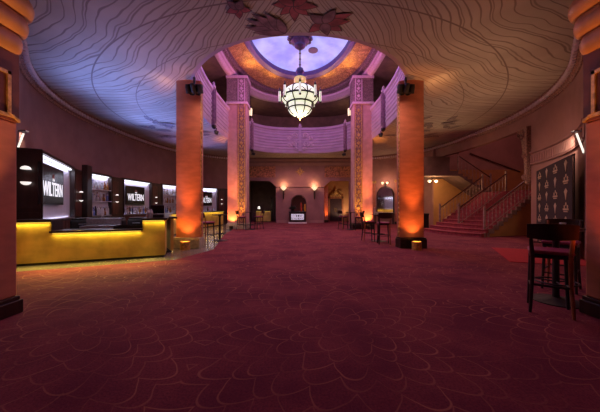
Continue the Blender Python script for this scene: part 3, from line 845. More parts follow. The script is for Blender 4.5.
# ================================================================== BAR COUNTER
def counter_front():
    A, B = Vector((-6.42, 6.0)), Vector((-3.64, 7.20)); d = B-A; L = d.length
    o = thing('bar_counter', (A.x, A.y, 0), math.atan2(d.y, d.x), 'gold fronted bar counter with a lowered middle, facing the entrance', 'bar counter', 'sections of the bar')
    a, b = L*.215, L*.825; E = .02
    m = MB(); m.prism([(0, 0, .06), (L, 0, .06), (L, 0, 1.0), (b, 0, 1.0), (b, 0, .74), (a, 0, .74), (a, 0, 1.0), (0, 0, 1.0)], (0, .08, 0)); m.box(L-.08, L, .08, .75, .06, 1.0); m.box(0, .08, .08, .75, .06, 1.0)
    m.build('front_panel', M['barfront'], o)
    m = MB(); m.box(.03, L-.03, .04, .7, 0, .06); m.build('kick_plate', M['black'], o)
    for x0, x1 in ((-.05, a+E), (b-E, L+.06)):
        m = MB(); m.box(x0, x1, -.09, .62, 1.0, 1.055); m.build('raised_top', M['wood'], o, bevel=.008)
        m = MB(); m.box(max(0, x0)+.03, min(L, x1)-.03, -.05, -.03, .975, .998); m.build('light_strip', M['led_y'], o)
        l = light('AREA', 'counter strip and fill light', (0, 0, 0), 3.0*(x1-x0), (1, .70, .10), size=(x1-x0)*.95, size_y=.03); l.parent = o; l.location = ((x0+x1)/2, -.045, .972); l.rotation_euler = (-.12, 0, 0)
    m = MB(); m.box(a-.02, b+.02, -.09, .62, .74, .79); m.build('lowered_top', M['wood'], o, bevel=.008)
    m = MB(); m.box(a+.03, b-.03, -.05, -.03, .715, .738); m.build('light_strip', M['led_y'], o)
    l = light('AREA', 'counter strip and fill light', (0, 0, 0), 3.0*(b-a), (1, .70, .10), size=(b-a)*.97, size_y=.03); l.parent = o; l.location = ((a+b)/2, -.045, .712); l.rotation_euler = (-.12, 0, 0)
    for x in (a-.04, b): 
        m = MB(); m.box(x, x+.04, .0, .62, .79, 1.0); m.build('end_cheek', M['wood'], o)
    return o, L, a, b
cf, cL, ca, cb = counter_front()
sp = poly_path([(-3.78, 7.98), (-4.75, 9.4), (-5.92, 12.2), (-6.3, 16.4), (-5.75, 20.0)])
def counter_side():
    o = thing('bar_counter', (0, 0, 0), 0, 'long gold fronted bar counter running back along the lobby behind the columns', 'bar counter', 'sections of the bar')
    m = MB(); m.sweep(sp, [(0, .06), (0, 1.0), (.08, 1.0), (.08, .06)]); m.build('front_panel', M['barfront'], o)
    m = MB(); m.sweep(sp, [(.05, 0), (.05, .06), (.6, .06), (.6, 0)]); m.build('kick_plate', M['black'], o)
    m = MB(); m.sweep(sp, [(-.10, 1.0), (-.10, 1.055), (.6, 1.055), (.6, 1.0)]); m.build('raised_top', M['wood'], o)
    m = MB(); m.sweep(sp, [(-.05, .975), (-.05, .998), (-.03, .998), (-.03, .975)]); m.build('light_strip', M['led_y'], o)
    for p, q in zip(sp, sp[1:]):
        d = Vector((q[0]-p[0], q[1]-p[1])); mid = Vector(((p[0]+q[0])/2, (p[1]+q[1])/2)); n = Vector((-d.y, d.x)).normalized()
        l = light('AREA', 'counter strip and fill light', (mid.x-n.x*.055, mid.y-n.y*.055, .97), 1.6*d.length, (1, .70, .10), size=d.length*.96, size_y=.03); l.rotation_euler = (0, 0, math.atan2(d.y, d.x))
counter_side()
def on_front(x, y, z): return Vector(cf.location)+Matrix.Rotation(cf.rotation_euler.z, 4, 'Z') @ Vector((x, y, z))
rz = cf.rotation_euler.z
# behind the lowered counter
o = thing('ice_well', on_front(ca+.72, 1.05, 0), rz, 'stainless steel sink unit behind the lowered bar counter', 'sink unit')
m = MB(); m.box(-.42, .42, -.3, .3, .12, .84); m.box(-.42, .42, .24, .3, .84, 1.02); m.build('body', M['steel'], o, bevel=.01)
m = MB(); m.box(-.36, -.03, -.24, .18, .835, .846); m.box(.03, .36, -.24, .18, .835, .846); m.build('basin', M['black'], o)
m = MB(); m.tube([(0, .2, .84), (0, .2, 1.06), (0, .12, 1.12), (0, .02, 1.10), (0, 0, 1.04)], .015, 8); m.build('faucet', M['steel'], o, smooth=True)
for x in (-.38, .38):
    for y in (-.26, .26):
        m = MB(); m.tube([(x, y, 0), (x, y, .13)], .02, 8); m.build('leg', M['steel'], o)
def cooler(x, w, label):
    o = thing('bottle_cooler', on_front(x, 2.0, 0), rz, label, 'cooler', 'black coolers behind the bar')
    m = MB(); m.box(-w/2, w/2, -.33, .33, .05, .98); m.build('body', M['black'], o, bevel=.06)
    m = MB(); m.box(-w/2+.03, w/2-.03, -.30, .30, .98, 1.02); m.build('lid', M['black'], o, bevel=.02)
    for k in (-1, 1):
        m = MB(); m.tube([(k*w*.25-.1, -.36, .85), (k*w*.25+.1, -.36, .85)], .014, 6); m.build('handle', M['steel'], o)
    m = MB(); m.box(-w/2+.05, w/2-.05, -.28, .28, 0, .05); m.build('base', M['black'], o)
cooler(ca+.45, 1.3, 'black bottle cooler behind the steel sink unit, at the left')
cooler(ca+1.72, 1.0, 'black bottle cooler behind the lowered bar counter, at the right')
o = thing('service_tray', on_front(cb-.34, .30, .79), rz, 'black rimmed service tray on the right end of the lowered counter', 'tray')
m = MB(); m.box(-.32, .32, -.18, .18, 0, .015); m.build('base', M['black'], o)
m = MB()
for q in ((-.32, .32, -.18, -.165), (-.32, .32, .165, .18), (-.32, -.305, -.18, .18), (.305, .32, -.18, .18)): m.box(*q, .0, .075)
m.build('rim', M['black'], o)
def register(loc, rz, label):
    o = thing('cash_register', loc, rz, label, 'till', 'bar tills')
    m = MB(); m.box(-.16, .16, -.12, .14, 0, .09); m.build('base', M['black'], o, bevel=.01)
    m = MB(); m.box(-.17, .17, -.02, .02, .12, .36, Matrix.Rotation(-.25, 4, 'X')); m.build('screen', M['screen'], o, bevel=.008)
    m = MB(); m.tube([(0, .05, .08), (0, .0, .2)], .02, 6); m.build('stand', M['steel'], o)
register(on_front(cb+.32, .42, 1.055), rz+PI, 'black till with a screen on the right raised end of the bar')
for i in range(4):
    o = tag(D.objects.new('cocktail_shaker', None), 'steel cocktail shaker standing in a row on the right raised end of the bar', 'shaker', 'steel shakers on the bar end')
    col.objects.link(o); o.location = on_front(cb+.12+.06*(i % 2), .12+.11*i, 1.055)
    m = MB(); m.lathe([(.035, 0), (.045, .14), (.04, .15)], 12); m.build('cup', M['steel'], o, smooth=True)
    m = MB(); m.lathe([(.042, .15), (.03, .2), (.018, .21), (.018, .24), (0, .24)], 12); m.build('cap', M['steel'], o, smooth=True)

# brass and yellow counter in the left recess at the back
o = thing('service_counter', (-3.32, 24.2, 0), 0, 'yellow lit counter in the dark opening left of the back wall', 'counter')
m = MB(); m.box(-.66, .66, 0, .5, .05, .96); m.build('front_panel', M['barfront'], o)
m = MB(); m.box(-.7, .7, -.06, .55, .96, 1.01); m.build('top', M['wood'], o)
m = MB(); m.box(-.62, .62, -.03, -.015, .935, .958); m.build('light_strip', M['led_y'], o)
m = MB(); m.box(-.6, .6, .05, .45, 0, .05); m.build('kick_plate', M['black'], o)
o = thing('table_lamp', (-3.75, 24.4, 1.01), 0, 'small white glowing lamp on the yellow counter in the left opening', 'lamp')
m = MB(); m.lathe([(.09, 0), (.09, .02), (.02, .04), (.02, .2), (0, .2)], 12); m.build('base', M['bronze'], o)
m = MB(); m.lathe([(.13, .17), (.08, .40), (0, .40)], 14); m.build('shade', M['domeglass'], o, smooth=True)

# ================================================================== STOOLS AND HIGH TABLES
def make_stool():
    o = thing('bar_stool', (0, 0, 0), 0, '', 'bar stool')
    legs = {}
    for sx in (-1, 1):
        m = MB(); m.tube([(sx*.20, .19, 0), (sx*.185, .175, .40), (sx*.175, .165, .72)], .02, 8, rs=[.017, .021, .024]); m.build('leg', M['black'], o, smooth=True)
        m = MB(); m.tube([(sx*.20, -.23, 0), (sx*.18, -.19, .38), (sx*.175, -.185, .72), (sx*.19, -.215, .92), (sx*.20, -.265, 1.12)], .02, 8, rs=[.017, .022, .026, .022, .018]); m.build('rear_leg', M['wood_glint_trim'] if sx > 0 else M['wood'], o, smooth=True)  # one rear leg is orange: its edge highlight is put into the colour
    m = MB(); m.box(-.20, .20, -.20, .19, .70, .75); m.build('seat_frame', M['black'], o, bevel=.01)
    m = MB(); m.box(-.215, .215, -.205, .215, .75, .80); m.build('seat', M['cushion'], o, bevel=.022)
    m = MB()
    n = 10; rows = []
    for k in range(n+1):
        t = k/n*2-1; x = t*.235; bow = -.055*(1-t*t)
        top = 1.135+.012*(1-t*t); bot = .94+.02*t*t
        row = [m.b.verts.new(p) for p in ((x, -.245+bow-.02+.0, bot), (x, -.283+bow-.02, top), (x, -.262+bow-.02+.003, top), (x, -.222+bow-.02, bot))]
        rows.append(row)
    for a, b in zip(rows, rows[1:]):
        for j in range(4): m.b.faces.new((a[j], a[(j+1) % 4], b[(j+1) % 4], b[j]))
    m.b.faces.new(rows[0]); m.b.faces.new(rows[-1][::-1])
    m.build('backrest', M['wood'], o, bevel=.004)
    for (a, b) in (((-.187, .178, .27), (.187, .178, .27)), ((-.187, -.198, .36), (.187, -.198, .36)), ((-.19, .178, .32), (-.185, -.2, .32)), ((.19, .178, .32), (.185, -.2, .32))):
        m = MB(); m.tube([a, b], .012, 8); m.build('foot_rail', M['black'], o, smooth=True)
    return o
def make_table():
    o = thing('high_table', (0, 0, 0), 0, '', 'table')
    m = MB(); m.lathe([(.30, 0), (.30, .012), (.10, .035), (.05, .06), (0, .06)], 24); m.build('base', M['black'], o, smooth=True)
    m = MB(); m.lathe([(.045, .04), (.04, .12), (.04, .95), (.07, 1.02)], 14); m.build('pedestal', M['black'], o, smooth=True)
    m = MB(); hoop(m, .24, .28, .012)
    for k in range(3): m.tube([(0, 0, .28), (.24*math.cos(2.1*k), .24*math.sin(2.1*k), .28)], .01, 6)
    m.build('foot_ring', M['black'], o)
    m = MB(); m.lathe([(0, 1.02), (.28, 1.02), (.30, 1.035), (.30, 1.055), (0, 1.06)], 28); m.build('tabletop', M['wood'], o, smooth=True)
    return o
st = make_stool(); tb = make_table()
SG = 'bar stools around the high tables'; TG = 'round high tables'
def stool(x, y, rz, lb, first=[True]):
    if first[0]:
        first[0] = False; st.location = (x, y, 0); st.rotation_euler.z = rz; st['label'] = lb; st['group'] = SG
    else: dup(st, (x, y, 0), rz, lb, SG)
def table(x, y, lb, first=[True]):
    if first[0]:
        first[0] = False; tb.location = (x, y, 0); tb['label'] = lb; tb['group'] = TG
    else: dup(tb, (x, y, 0), 0, lb, TG)
R = math.radians
stool(3.257, 3.49, R(-38), 'dark bar stool with wine red seat, nearest of all in the right foreground')
table(3.68, 3.84, 'round high table in the right foreground, behind the nearest stool')
stool(4.30, 4.40, R(128), 'dark bar stool beyond the foreground high table, by the right pillar')
stool(-3.52, 10.1, R(-35), 'dark bar stool standing right of the left front column')
table(-3.22, 10.72, 'round high table standing right of the left front column')
stool(-3.42, 15.6, R(-60), 'left bar stool of the pair by the rear pillar on the bar side')
table(-2.98, 16.0, 'round high table in front of the rear pillar on the bar side')
stool(-2.52, 16.35, R(120), 'right bar stool of the pair by the rear pillar on the bar side')
stool(2.62, 16.2, R(-60), 'left bar stool of the pair by the rear pillar towards the stairs')
table(3.02, 15.9, 'round high table in front of the rear pillar towards the stairs')
stool(3.40, 15.5, R(80), 'right bar stool of the pair by the rear pillar towards the stairs')
stool(3.06, 9.75, R(-8), 'dark bar stool with its back to us left of the column nearest the stairs')
table(3.12, 10.55, 'round high table with white cups left of the column nearest the stairs')
stool(2.72, 10.6, R(-90), 'bar stool standing left of the high table with white cups')
def cup(loc, label, group):
    o = thing('cup', loc, 0, label, 'cup', group)
    m = MB(); m.lathe([(.03, 0), (.042, .10), (.036, .10), (.026, .01), (0, .01)], 12); m.build('body', M['white'], o, smooth=True)
for i in range(4): cup((3.0+.07*i, 10.43+.03*(i % 2), 1.06), 'white cup on the high table left of the stair side column', 'white cups on the high table')
o = thing('bottle', (2.97, 10.62, 1.06), 0, 'pale bottle standing on the high table left of the column nearest the stairs', 'bottle')
m = MB(); m.lathe([(.035, 0), (.035, .14), (.013, .2), (.013, .25)], 10); m.build('body', BOT[0][1], o, smooth=True)
m = MB(); m.lathe([(.015, .25), (.015, .28), (0, .28)], 8); m.build('cap', M['white'], o)
o = thing('candle_holder', (3.68, 3.74, 1.06), 0, 'small lit glass candle on the foreground high table', 'candle')
m = MB(); m.lathe([(.03, 0), (.036, .07), (.031, .07), (.026, .012), (0, .012)], 14); m.build('glass', M['shelf'], o, smooth=True)
m = MB(); m.lathe([(.024, .013), (.024, .045), (0, .045)], 12); m.build('candle', M['lampglass'], o)

# ================================================================== BACK WALL FITTINGS
for s, lb in ((-1, 'lit bowl sconce on the back wall left of the mirror'), (1, 'lit bowl sconce on the back wall right of the mirror')):
    o = thing('wall_sconce', (s*1.30-.08, yb, 2.2), 0, lb, 'wall sconce', 'back wall sconces')
    m = MB(); m.lathe([(.04, .55), (.12, .62), (.26, .78), (.27, .80), (.24, .80), (.1, .66), (0, .64)], 16, c=(0, -.28, 0)); m.build('bowl', M['lampglass'], o, smooth=True)
    m = MB(); m.lathe([(.0, -.25), (.05, -.1), (.05, .1), (.07, .3), (.04, .56), (0, .56)], 10, c=(0, -.28, 0)); m.box(-.05, .05, -.28, 0, .1, .18); m.build('stem', M['bronze'], o, smooth=True)
o = thing('arched_mirror', (-.12, yb, .95), 0, 'arched mirror on the back wall over the white lettered table', 'mirror')
def arch(w, h, n=12): return [(-w, 0), (w, 0)]+[(w*math.cos(a), h-w+w*math.sin(a)) for a in lin(0, PI, n)]
m = MB(); m.prism([(x, -.05, z) for x, z in arch(.66, 1.45)], (0, .05, 0)); m.build('frame', M['wood'], o)
m = MB(); m.prism([(x, -.058, z+.04) for x, z in arch(.59, 1.34)], (0, .006, 0)); m.build('glass', M['glassy'], o)
o = thing('merchandise_table', (-.2, 22.2, 0), 0, 'dark table with a white lettered front in the middle of the back wall', 'table')
m = MB(); m.box(-.72, .72, -.3, .3, .9, .98); m.build('top', M['black'], o, bevel=.01)
m = MB(); m.box(-.68, .68, -.26, .26, .1, .9); m.build('body', M['wood'], o)
m = MB(); m.box(-.52, .52, -.285, -.26, .3, .78); pn = m.build('front_panel', mat('white lit lettered panel', (.7, .7, .8), .5, emit=(.8, .8, 1), es=.35), o)
m = MB(); rr = random.Random(5)
for row, z in ((0, .62), (1, .42)):
    x = -.46
    while x < .42:
        w_ = rr.uniform(.05, .09); m.box(x, x+.018, -.292, -.284, z-.07, z+.08)
        if rr.random() < .7: m.box(x, x+w_, -.292, -.284, z+rr.choice((-.07, .0, .06)), z+rr.choice((-.07, .0, .06))+.02)
        x += w_+.03
m.build('lettering', M['screen'], pn)
m = MB(); m.box(-.75, .75, -.32, .3, 0, .1); m.build('plinth', M['white'], o)
o = thing('potted_plant', (-.62, 22.2, .98), 0, 'dark potted plant on the left end of the back wall table', 'plant')
m = MB(); m.lathe([(.08, 0), (.12, .2), (.1, .2), (.09, .17), (0, .17)], 12); m.build('pot', M['black'], o, smooth=True)
m = MB(); rr = random.Random(9)
for i in range(34):
    a, e, L = rr.uniform(0, 6.28), rr.uniform(.2, 1.3), rr.uniform(.3, .55)
    mx = Matrix.Translation((0, 0, .18)) @ Matrix.Rotation(a, 4, 'Z') @ Matrix.Rotation(-e, 4, 'Y')
    m.prism([(0, -.01, 0), (L*.5, -.05, .03), (L, 0, -.03), (L*.5, .05, .03)], (0, 0, .006), mx)
m.build('foliage', mat('dark leaves', (.015, .03, .015), .5), o)
def reflection_shape(x, c, h, label, nm):  # glass shape added in place of a lit column reflected in the mirror
    o = thing('reflection_shape', (x, 22.2, .98), 0, label, 'reflection_shape', 'reflection shapes on the back wall table')
    m = MB(); m.lathe([(.06, 0), (.085, .1), (.08, h*.6), (.045, h*.8), (.06, h)], 14); m.build('body', glass_m(nm, c), o, smooth=True)
reflection_shape(.10, (.65, .10, .06), .72, 'tall red shape standing in for a column reflection in the mirror', 'red vase glass')
reflection_shape(.42, (.75, .42, .06), .62, 'tall amber shape standing in for a column reflection in the mirror', 'amber vase glass')
# right recess: lit door surround, dark door, pediment ornament
o = struct(thing('door_1', (3.42, 25.55, 0)), 'dark red double door in the opening right of the back wall')
for s in (-1, 1):
    m = MB(); m.box(min(0, s*.56), max(0, s*.56), -.04, 0, .01, 2.15); lf = m.build('door_leaf', M['door'], o, bevel=.008)
    m = MB(); m.tube([(s*.08, -.07, .9), (s*.08, -.07, 1.25)], .015, 6); m.build('handle', M['gold'], lf)
m = MB(); m.box(-.72, -.56, -.09, 0, 0, 2.3); m.box(.56, .72, -.09, 0, 0, 2.3); m.box(-.72, .72, -.09, 0, 2.16, 2.34); m.build('door_frame', M['wood_glint_trim'], o)
m = MB(); m.prism([(-.62, -.08, 2.36), (.62, -.08, 2.36), (.45, -.08, 2.55), (.16, -.08, 2.75), (0, -.08, 3.2), (-.16, -.08, 2.75), (-.45, -.08, 2.55)], (0, .08, 0))
for s in (-1, 1):
    m.tube([(s*(.5-.03*k)+.13*math.cos(k*.6)*s, -.09, 2.65+.11*math.sin(k*.6)) for k in range(10)], .03, 6)
m.build('pediment', M['relief'], o)
o = struct(thing('door_2', (-2.35, 26.55, 0)), 'dark door in the opening left of the back wall')
m = MB(); m.box(-.45, .45, -.04, 0, .01, 2.2); lf = m.build('door_leaf', M['door'], o)
m = MB(); m.box(-.55, -.45, -.07, 0, 0, 2.3); m.box(.45, .55, -.07, 0, 0, 2.3); m.box(-.55, .55, -.07, 0, 2.2, 2.3); m.build('door_frame', M['wood'], o)
o = thing('wall_pilaster', (2.30, 23.5, 0), 0, 'narrow orange lit pilaster just inside the opening right of the back wall', 'pilaster')
m = MB(); m.box(-.16, .16, 0, .3, .2, 3.2); m.build('shaft', M['column'], o)
m = MB(); m.box(-.2, .2, -.04, .32, 0, .2); m.build('base', M['wood'], o)
m = MB(); m.box(-.2, .2, -.05, .32, 3.2, 3.4); m.build('cap', M['gold'], o)
# arched mirror, sconce and console on the right rear wall
fm = solve(lambda q: px_of(wallp(q))-385.5, PHB, PHC); e = path_of(wallp, [fm])[0]; rz = math.atan2(e[3], e[2])+PI/2
o = thing('arched_mirror', (e[0], e[1], 0.7), rz, 'tall arched dark mirror on the right rear wall, left of the stair side column', 'mirror')
m = MB(); m.prism([(x, -.06, z) for x, z in arch(.72, 2.35)], (0, .06, 0)); m.build('frame', M['wood'], o)
m = MB(); m.prism([(x, -.07, z+.05) for x, z in arch(.62, 2.2)], (0, .008, 0)); m.build('glass', M['glassy'], o)
o = thing('wall_sconce', (e[0]+e[2]*.02, e[1]+e[3]*.02, 3.1), rz, 'twin bulb wall sconce above the tall arched mirror on the right rear wall', 'wall sconce')
m = MB(); m.box(-.06, .06, -.05, 0, -.1, .2); m.tube([(-.2, -.14, .08), (0, -.06, 0), (.2, -.14, .08)], .02, 6); m.build('arm', M['bronze'], o)
for s in (-1, 1):
    m = MB(); m.lathe([(.03, .08), (.1, .18), (.09, .26), (0, .3)], 12, c=(s*.2, -.14, 0)); m.build('bulb_shade', M['lampglass'], o, smooth=True)
for s, lb in ((-1, 'narrow orange lit pilaster left of the tall arched mirror'), (1, 'narrow orange lit pilaster right of the tall arched mirror')):
    o = thing('wall_pilaster', (e[0]-e[3]*s*-.98, e[1]+e[2]*s*-.98, 0), rz, lb, 'pilaster', 'pilasters beside the tall mirror')
    m = MB(); m.box(-.16, .16, -.12, .12, .2, 3.3); m.build('shaft', M['column'], o)
    m = MB(); m.box(-.2, .2, -.16, .14, 0, .2); m.build('base', M['wood'], o)
    m = MB(); m.box(-.22, .22, -.18, .14, 3.3, 3.5); m.build('cap', M['gold'], o)
o = thing('console_table', (e[0]+e[2]*.42, e[1]+e[3]*.42, 0), rz, 'dark console table under the tall arched mirror on the right rear wall', 'table')
m = MB(); m.box(-.8, .8, -.2, .2, .84, .9); m.build('top', M['wood'], o, bevel=.01)
for sx in (-1, 1):
    for sy in (-1, 1):
        m = MB(); m.box(sx*.72-.03, sx*.72+.03, sy*.15-.03, sy*.15+.03, 0, .84); m.build('leg', M['wood'], o)
m = MB(); m.box(-.72, .72, -.14, .14, .7, .84); m.build('apron', M['wood'], o)

# ================================================================== STAIRS
Dv = Vector((.953, .303)); Wv = Vector((-.303, .953)); O = Vector((8.3, 12.0))
def sw(s, w): p = O+Dv*s+Wv*w; return (p.x, p.y)
sc = thing('staircase', (8.3, 12, 0), 0, 'wide crimson carpeted staircase rising to the right through the wall opening', 'staircase')
off = lambda p, z: (p[0]-8.3, p[1]-12, z)
m = MB(); S0 = -.1
for k in range(13):
    z1 = (k+1)*.17; s0 = S0+.29*k; s1 = S0+.29*(k+1)
    if k < 4:
        n = 10; fr = []
        for i in range(n+1):
            w = -.12*(3-k)/3+(3.05+.45*(3-k)/3)*i/n+.12*0; b = (4-k)*.17*math.sin(PI*(.12+.8*i/n))
            fr.append(sw(s0-b, w))
        poly = fr+[sw(s1, 3.05), sw(s1, 0)]
    else: poly = [sw(s0, 0), sw(s0, 3.05), sw(s1, 3.05), sw(s1, 0)]
    m.prism([off(p, 0) for p in poly], (0, 0, z1-.03)); m.prism([(q[0]-.035*.953, q[1]-.035*.303, q[2]) for q in [off(p, z1-.03) for p in poly]], (0, 0, .03))
m.build('steps', M['stairs'], sc)
sE = S0+.29*13
m = MB(); m.prism([off(p, 0) for p in (sw(sE, 0), sw(sE, 3.05), (11.75, 16.4), (11.75, 18.28), (16.9, 18.28), (16.9, 13.3), sw(sE+.6, 0))], (0, 0, 13*.17)); m.build('landing', M['stairs'], sc)
m = MB()
for k in range(13):
    s0 = S0+.29*k; z1 = (k+1)*.17
    a = [sw(s0-.02, -.07), sw(s0+.31, -.07), sw(s0+.31, 0), sw(s0-.02, 0)]
    m.prism([off(p, z1-.19) for p in a], (0, 0, .21))
m.build('stringer', M['stringer'], sc)
m = MB()
pr_ = [(S0+.05, 0), (sE+.6, 0), (sE+.6, 2.15), (sE, 2.15)]
a = [off(sw(s, -.04), z) for s, z in ((S0+.2, .01), (sE+.6, .01), (sE+.6, 2.1), (sE, 2.05), (S0+.2, .05))]
m.prism(a, (.0121*1, -.038*-1, 0)); m.build('side_panel', M['stair_wall'], sc)
# upper flight and intermediate slab
uf = thing('upper_staircase', (9.75, 16.4, 2.21), 0, 'dark upper stair flight climbing to the left above the ochre wall', 'staircase')
prof = []
for k in range(7):
    x = 11.75-.29*k; prof += [(x, 2.21+.17*k), (x, 2.21+.17*(k+1))]
prof += [(9.72, 3.4), (7.6, 3.57), (7.6, 3.27), (9.75, 3.27), (11.75, 2.05)]
prof = prof[:-5]+[(9.72, 3.40), (9.72, 3.57), (9.2, 3.57), (9.2, 4.45), (7.6, 4.45), (7.6, 3.27), (9.75, 3.27), (11.75, 2.0)]
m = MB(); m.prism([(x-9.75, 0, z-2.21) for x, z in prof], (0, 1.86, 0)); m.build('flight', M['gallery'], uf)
# railings
def railing(name, label, a, b, za, zb, n, ctop=.95, newel_h=1.12, end_newel=True):
    o = thing(name, (a[0], a[1], za), 0, label, 'railing', 'stair railings')
    dx, dy, dz = b[0]-a[0], b[1]-a[1], zb-za
    m = MB(); m.box(-.038, .038, -.038, .038, 0, newel_h); m.box(-.05, .05, -.05, .05, newel_h, newel_h+.03); m.lathe([(.03, 0), (.045, .04), (0, .09)], 8, c=(0, 0, newel_h+.03)); m.box(-.055, .055, -.055, .055, 0, .12); m.build('newel_post', M['iron'], o)
    if end_newel:
        m = MB(); m.box(dx-.036, dx+.036, dy-.036, dy+.036, dz, dz+newel_h); m.build('newel_post', M['iron'], o)
    m = MB(); m.tube([(0, 0, ctop), (dx, dy, dz+ctop)], .035, 8); m.build('handrail', M['wood_red'], o, smooth=True)
    m = MB(); m.tube([(0, 0, .16), (dx, dy, dz+.16)], .016, 6); m.tube([(0, 0, ctop-.14), (dx, dy, dz+ctop-.14)], .014, 6); m.build('rail_bar', M['iron'], o)
    me = None
    for i in range(1, n):
        t = i/n
        if me is None:
            q = MB(); q.tube([(0, 0, -.06), (0, 0, ctop-.02)], .012, 6)
            q.lathe([(0, .30), (.03, .36), (.03, .42), (0, .48)], 6); q.lathe([(0, .55), (.028, .6), (0, .68)], 6)
            bo = q.build('baluster', M['iron'], o); me = bo.data
        else:
            bo = D.objects.new('baluster', me); col.objects.link(bo); bo.parent = o
        bo.location = (dx*t, dy*t, dz*t)
    return o
sl = .17/.29
railing('stair_railing', 'nearest iron stair railing, at the right side of the crimson flight', sw(.05, .05), sw(sE, .05), .17, .17*13, 15)
railing('stair_railing', 'middle iron stair railing dividing the crimson flight', sw(.32, 1.62), sw(sE, 1.62), .34, .17*13, 13)
railing('stair_railing', 'far left iron stair railing of the crimson flight', sw(.48, 2.98), sw(sE, 2.98), .34, .17*13, 13)
railing('stair_railing', 'iron railing of the upper flight above the ochre wall', (11.75, 16.46), (9.75, 16.46), 2.21, 3.57, 9)
o = thing('wall_handrail', (11.6, 18.2, 0), 0, 'dark sloping handrail high on the wall above the stair landing', 'handrail')
m = MB(); m.tube([(0, 0, 5.0), (3.4, 0, 3.75)], .04, 8); m.build('rail', M['wood_red'], o, smooth=True)
for t in (.1, .4, .7, .95):
    m = MB(); m.tube([(3.4*t, 0, 5.0-1.25*t), (3.4*t, .06, 4.95-1.25*t), (3.4*t, .1, 4.93-1.25*t)], .014, 6); m.build('bracket', M['iron'], o)
# stair hall shell
m = MB(); m.box(9.1, 17.1, 18.3, 18.5, 0, 7.4); m.box(17, 17.2, 10.7, 18.5, 0, 7.4); m.box(9.75, 17.2, 10.55, 10.75, 0, 7.4); m.box(9.1, 17.2, 10.55, 18.5, 7.4, 7.5)
struct(m.build('wall_stair_hall', M['plaster']))
m = MB(); m.box(9.15, 17, 18.26, 18.3, 0, 3.9); struct(m.build('trim_stair_dado', M['stair_wall']), 'ochre lower wall under the upper stair flight')
m = MB(); fasc = [(p[0], p[1]) for p in pf]
m.sweep(pf, [(-.26, H), (-.26, 7.4), (-.4, 7.4), (-.4, H)]); struct(m.build('wall_stair_upper', M['plaster']))
# scrolled corbel at the near jamb
e = path_of(wallp, [PHA+.012])[0]
o = struct(thing('trim_corbel', (e[0], e[1], 2.3), math.atan2(e[3], e[2])+PI/2), 'carved scroll corbel at the top of the near jamb of the stair opening')
m = MB(); prof = [(0, 0), (.10, .05), (.20, .3), (.16, .7), (.22, 1.2), (.34, 1.6), (.38, 1.9), (.62, 2.1), (.66, 2.42), (0, 2.42)]
m.prism([(-x, -.10, z) for x, z in prof], (0, .36, 0), Matrix.Rotation(0, 4, 'Z')); m.build('scroll_block', M['carve'], o)
m = MB()
for (cx, cz, r) in ((.36, 2.12, .24), (.14, .28, .14), (.17, 1.2, .12)):
    m.tube([(-cx-r*(1-.045*k)*math.cos(k*.55), -.12, cz+r*(1-.045*k)*math.sin(k*.55)) for k in range(20)], .03, 6)
m.build('volute', M['carve'], o)

# flush lamp under the slab, small light and bin by the column
o = thing('ceiling_lamp', (8.5, 17.1, 2.95), 0, 'lit twin bulb lamp hanging under the upper stair slab', 'lamp')
m = MB(); m.lathe([(.12, .32), (.12, .29), (.02, .27), (.02, .18), (0, .18)], 12); m.tube([(-.22, 0, .1), (0, 0, .18), (.22, 0, .1)], .018, 6); m.build('mount', M['bronze'], o)
for s in (-1, 1):
    m = MB(); m.lathe([(0, -.06), (.10, 0), (.11, .06), (.05, .12), (0, .12)], 12, c=(s*.22, 0, .02)); m.build('bulb_shade', M['lampglass'], o, smooth=True)
o = thing('waste_bin', (7.75, 16.9, 0), R(20), 'black waste bin beside the foot of the far stair railing', 'bin')
m = MB(); m.box(-.28, .28, -.25, .25, .03, .85); m.build('body', M['black'], o, bevel=.02)
m = MB(); m.box(-.3, .3, -.27, .27, .85, .95); m.build('lid', M['black'], o, bevel=.03)
m = MB(); m.box(-.24, .24, -.21, .21, 0, .03); m.build('base', M['black'], o)

# ================================================================== BANNER WALL
def wall_ray(px): 
    f = solve(lambda q: px_of(wallp(q))-px, PHA, PH0); return wallp(f)
b0, b1 = wall_ray(544.5), wall_ray(588.5); d = b1-b0; Lb = d.length
n = Vector((-d.y, d.x)).normalized(); n = n if n.x < 0 else -n
bp_ = b0+n*.22
o = thing('banner', (bp_.x, bp_.y, 0), math.atan2(d.y, d.x), 'navy banner printed with rows of cream emblems on the right wall', 'banner')
m = MB(); m.box(0, Lb, -.012, .0, .12, 2.72); m.build('fabric', M['banner'], o)
m = MB(); m.tube([(0, .03, 2.72), (Lb, .03, 2.72)], .02, 8); m.tube([(.02, .03, .03), (.02, .03, 2.72)], .018, 8); m.tube([(Lb-.02, .03, .03), (Lb-.02, .03, 2.72)], .018, 8); m.tube([(0, .03, .12), (Lb, .03, .12)], .018, 8); m.build('frame', M['black'], o)
for x in (.1, Lb-.1):
    m = MB(); m.box(x-.03, x+.03, -.18, .16, 0, .03); m.build('foot', M['black'], o)
row = 0; z = 2.48
while z > .3:
    nx_ = 3
    for i in range(4):
        x = Lb*(i+.5)/4
        m = MB()
        if (i+row) % 2 == 0:
            for k in (-1, 0, 1): m.lathe([(.055, 0), (0, .01)], 8, mx=Matrix.Translation((x+k*.13, -.014, z+.05+(.07 if k == 0 else 0))) @ Matrix.Rotation(PI/2, 4, 'X'))
            m.box(x-.23, x+.23, -.022, -.012, z-.05, z+.0); m.box(x-.17, x+.17, -.022, -.012, z-.10, z-.07)
            m.build('crown_emblem', M['bannerlogo'], o)
        else:
            m.prism([(x, -.022, z-.16), (x+.07, -.022, z+.0), (x+.13, -.022, z+.08), (x, -.022, z+.17), (x-.13, -.022, z+.08), (x-.07, -.022, z)], (0, .010, 0))
            m.build('balloon_emblem', M['bannerlogo'], o)
    row += 1; z -= .39
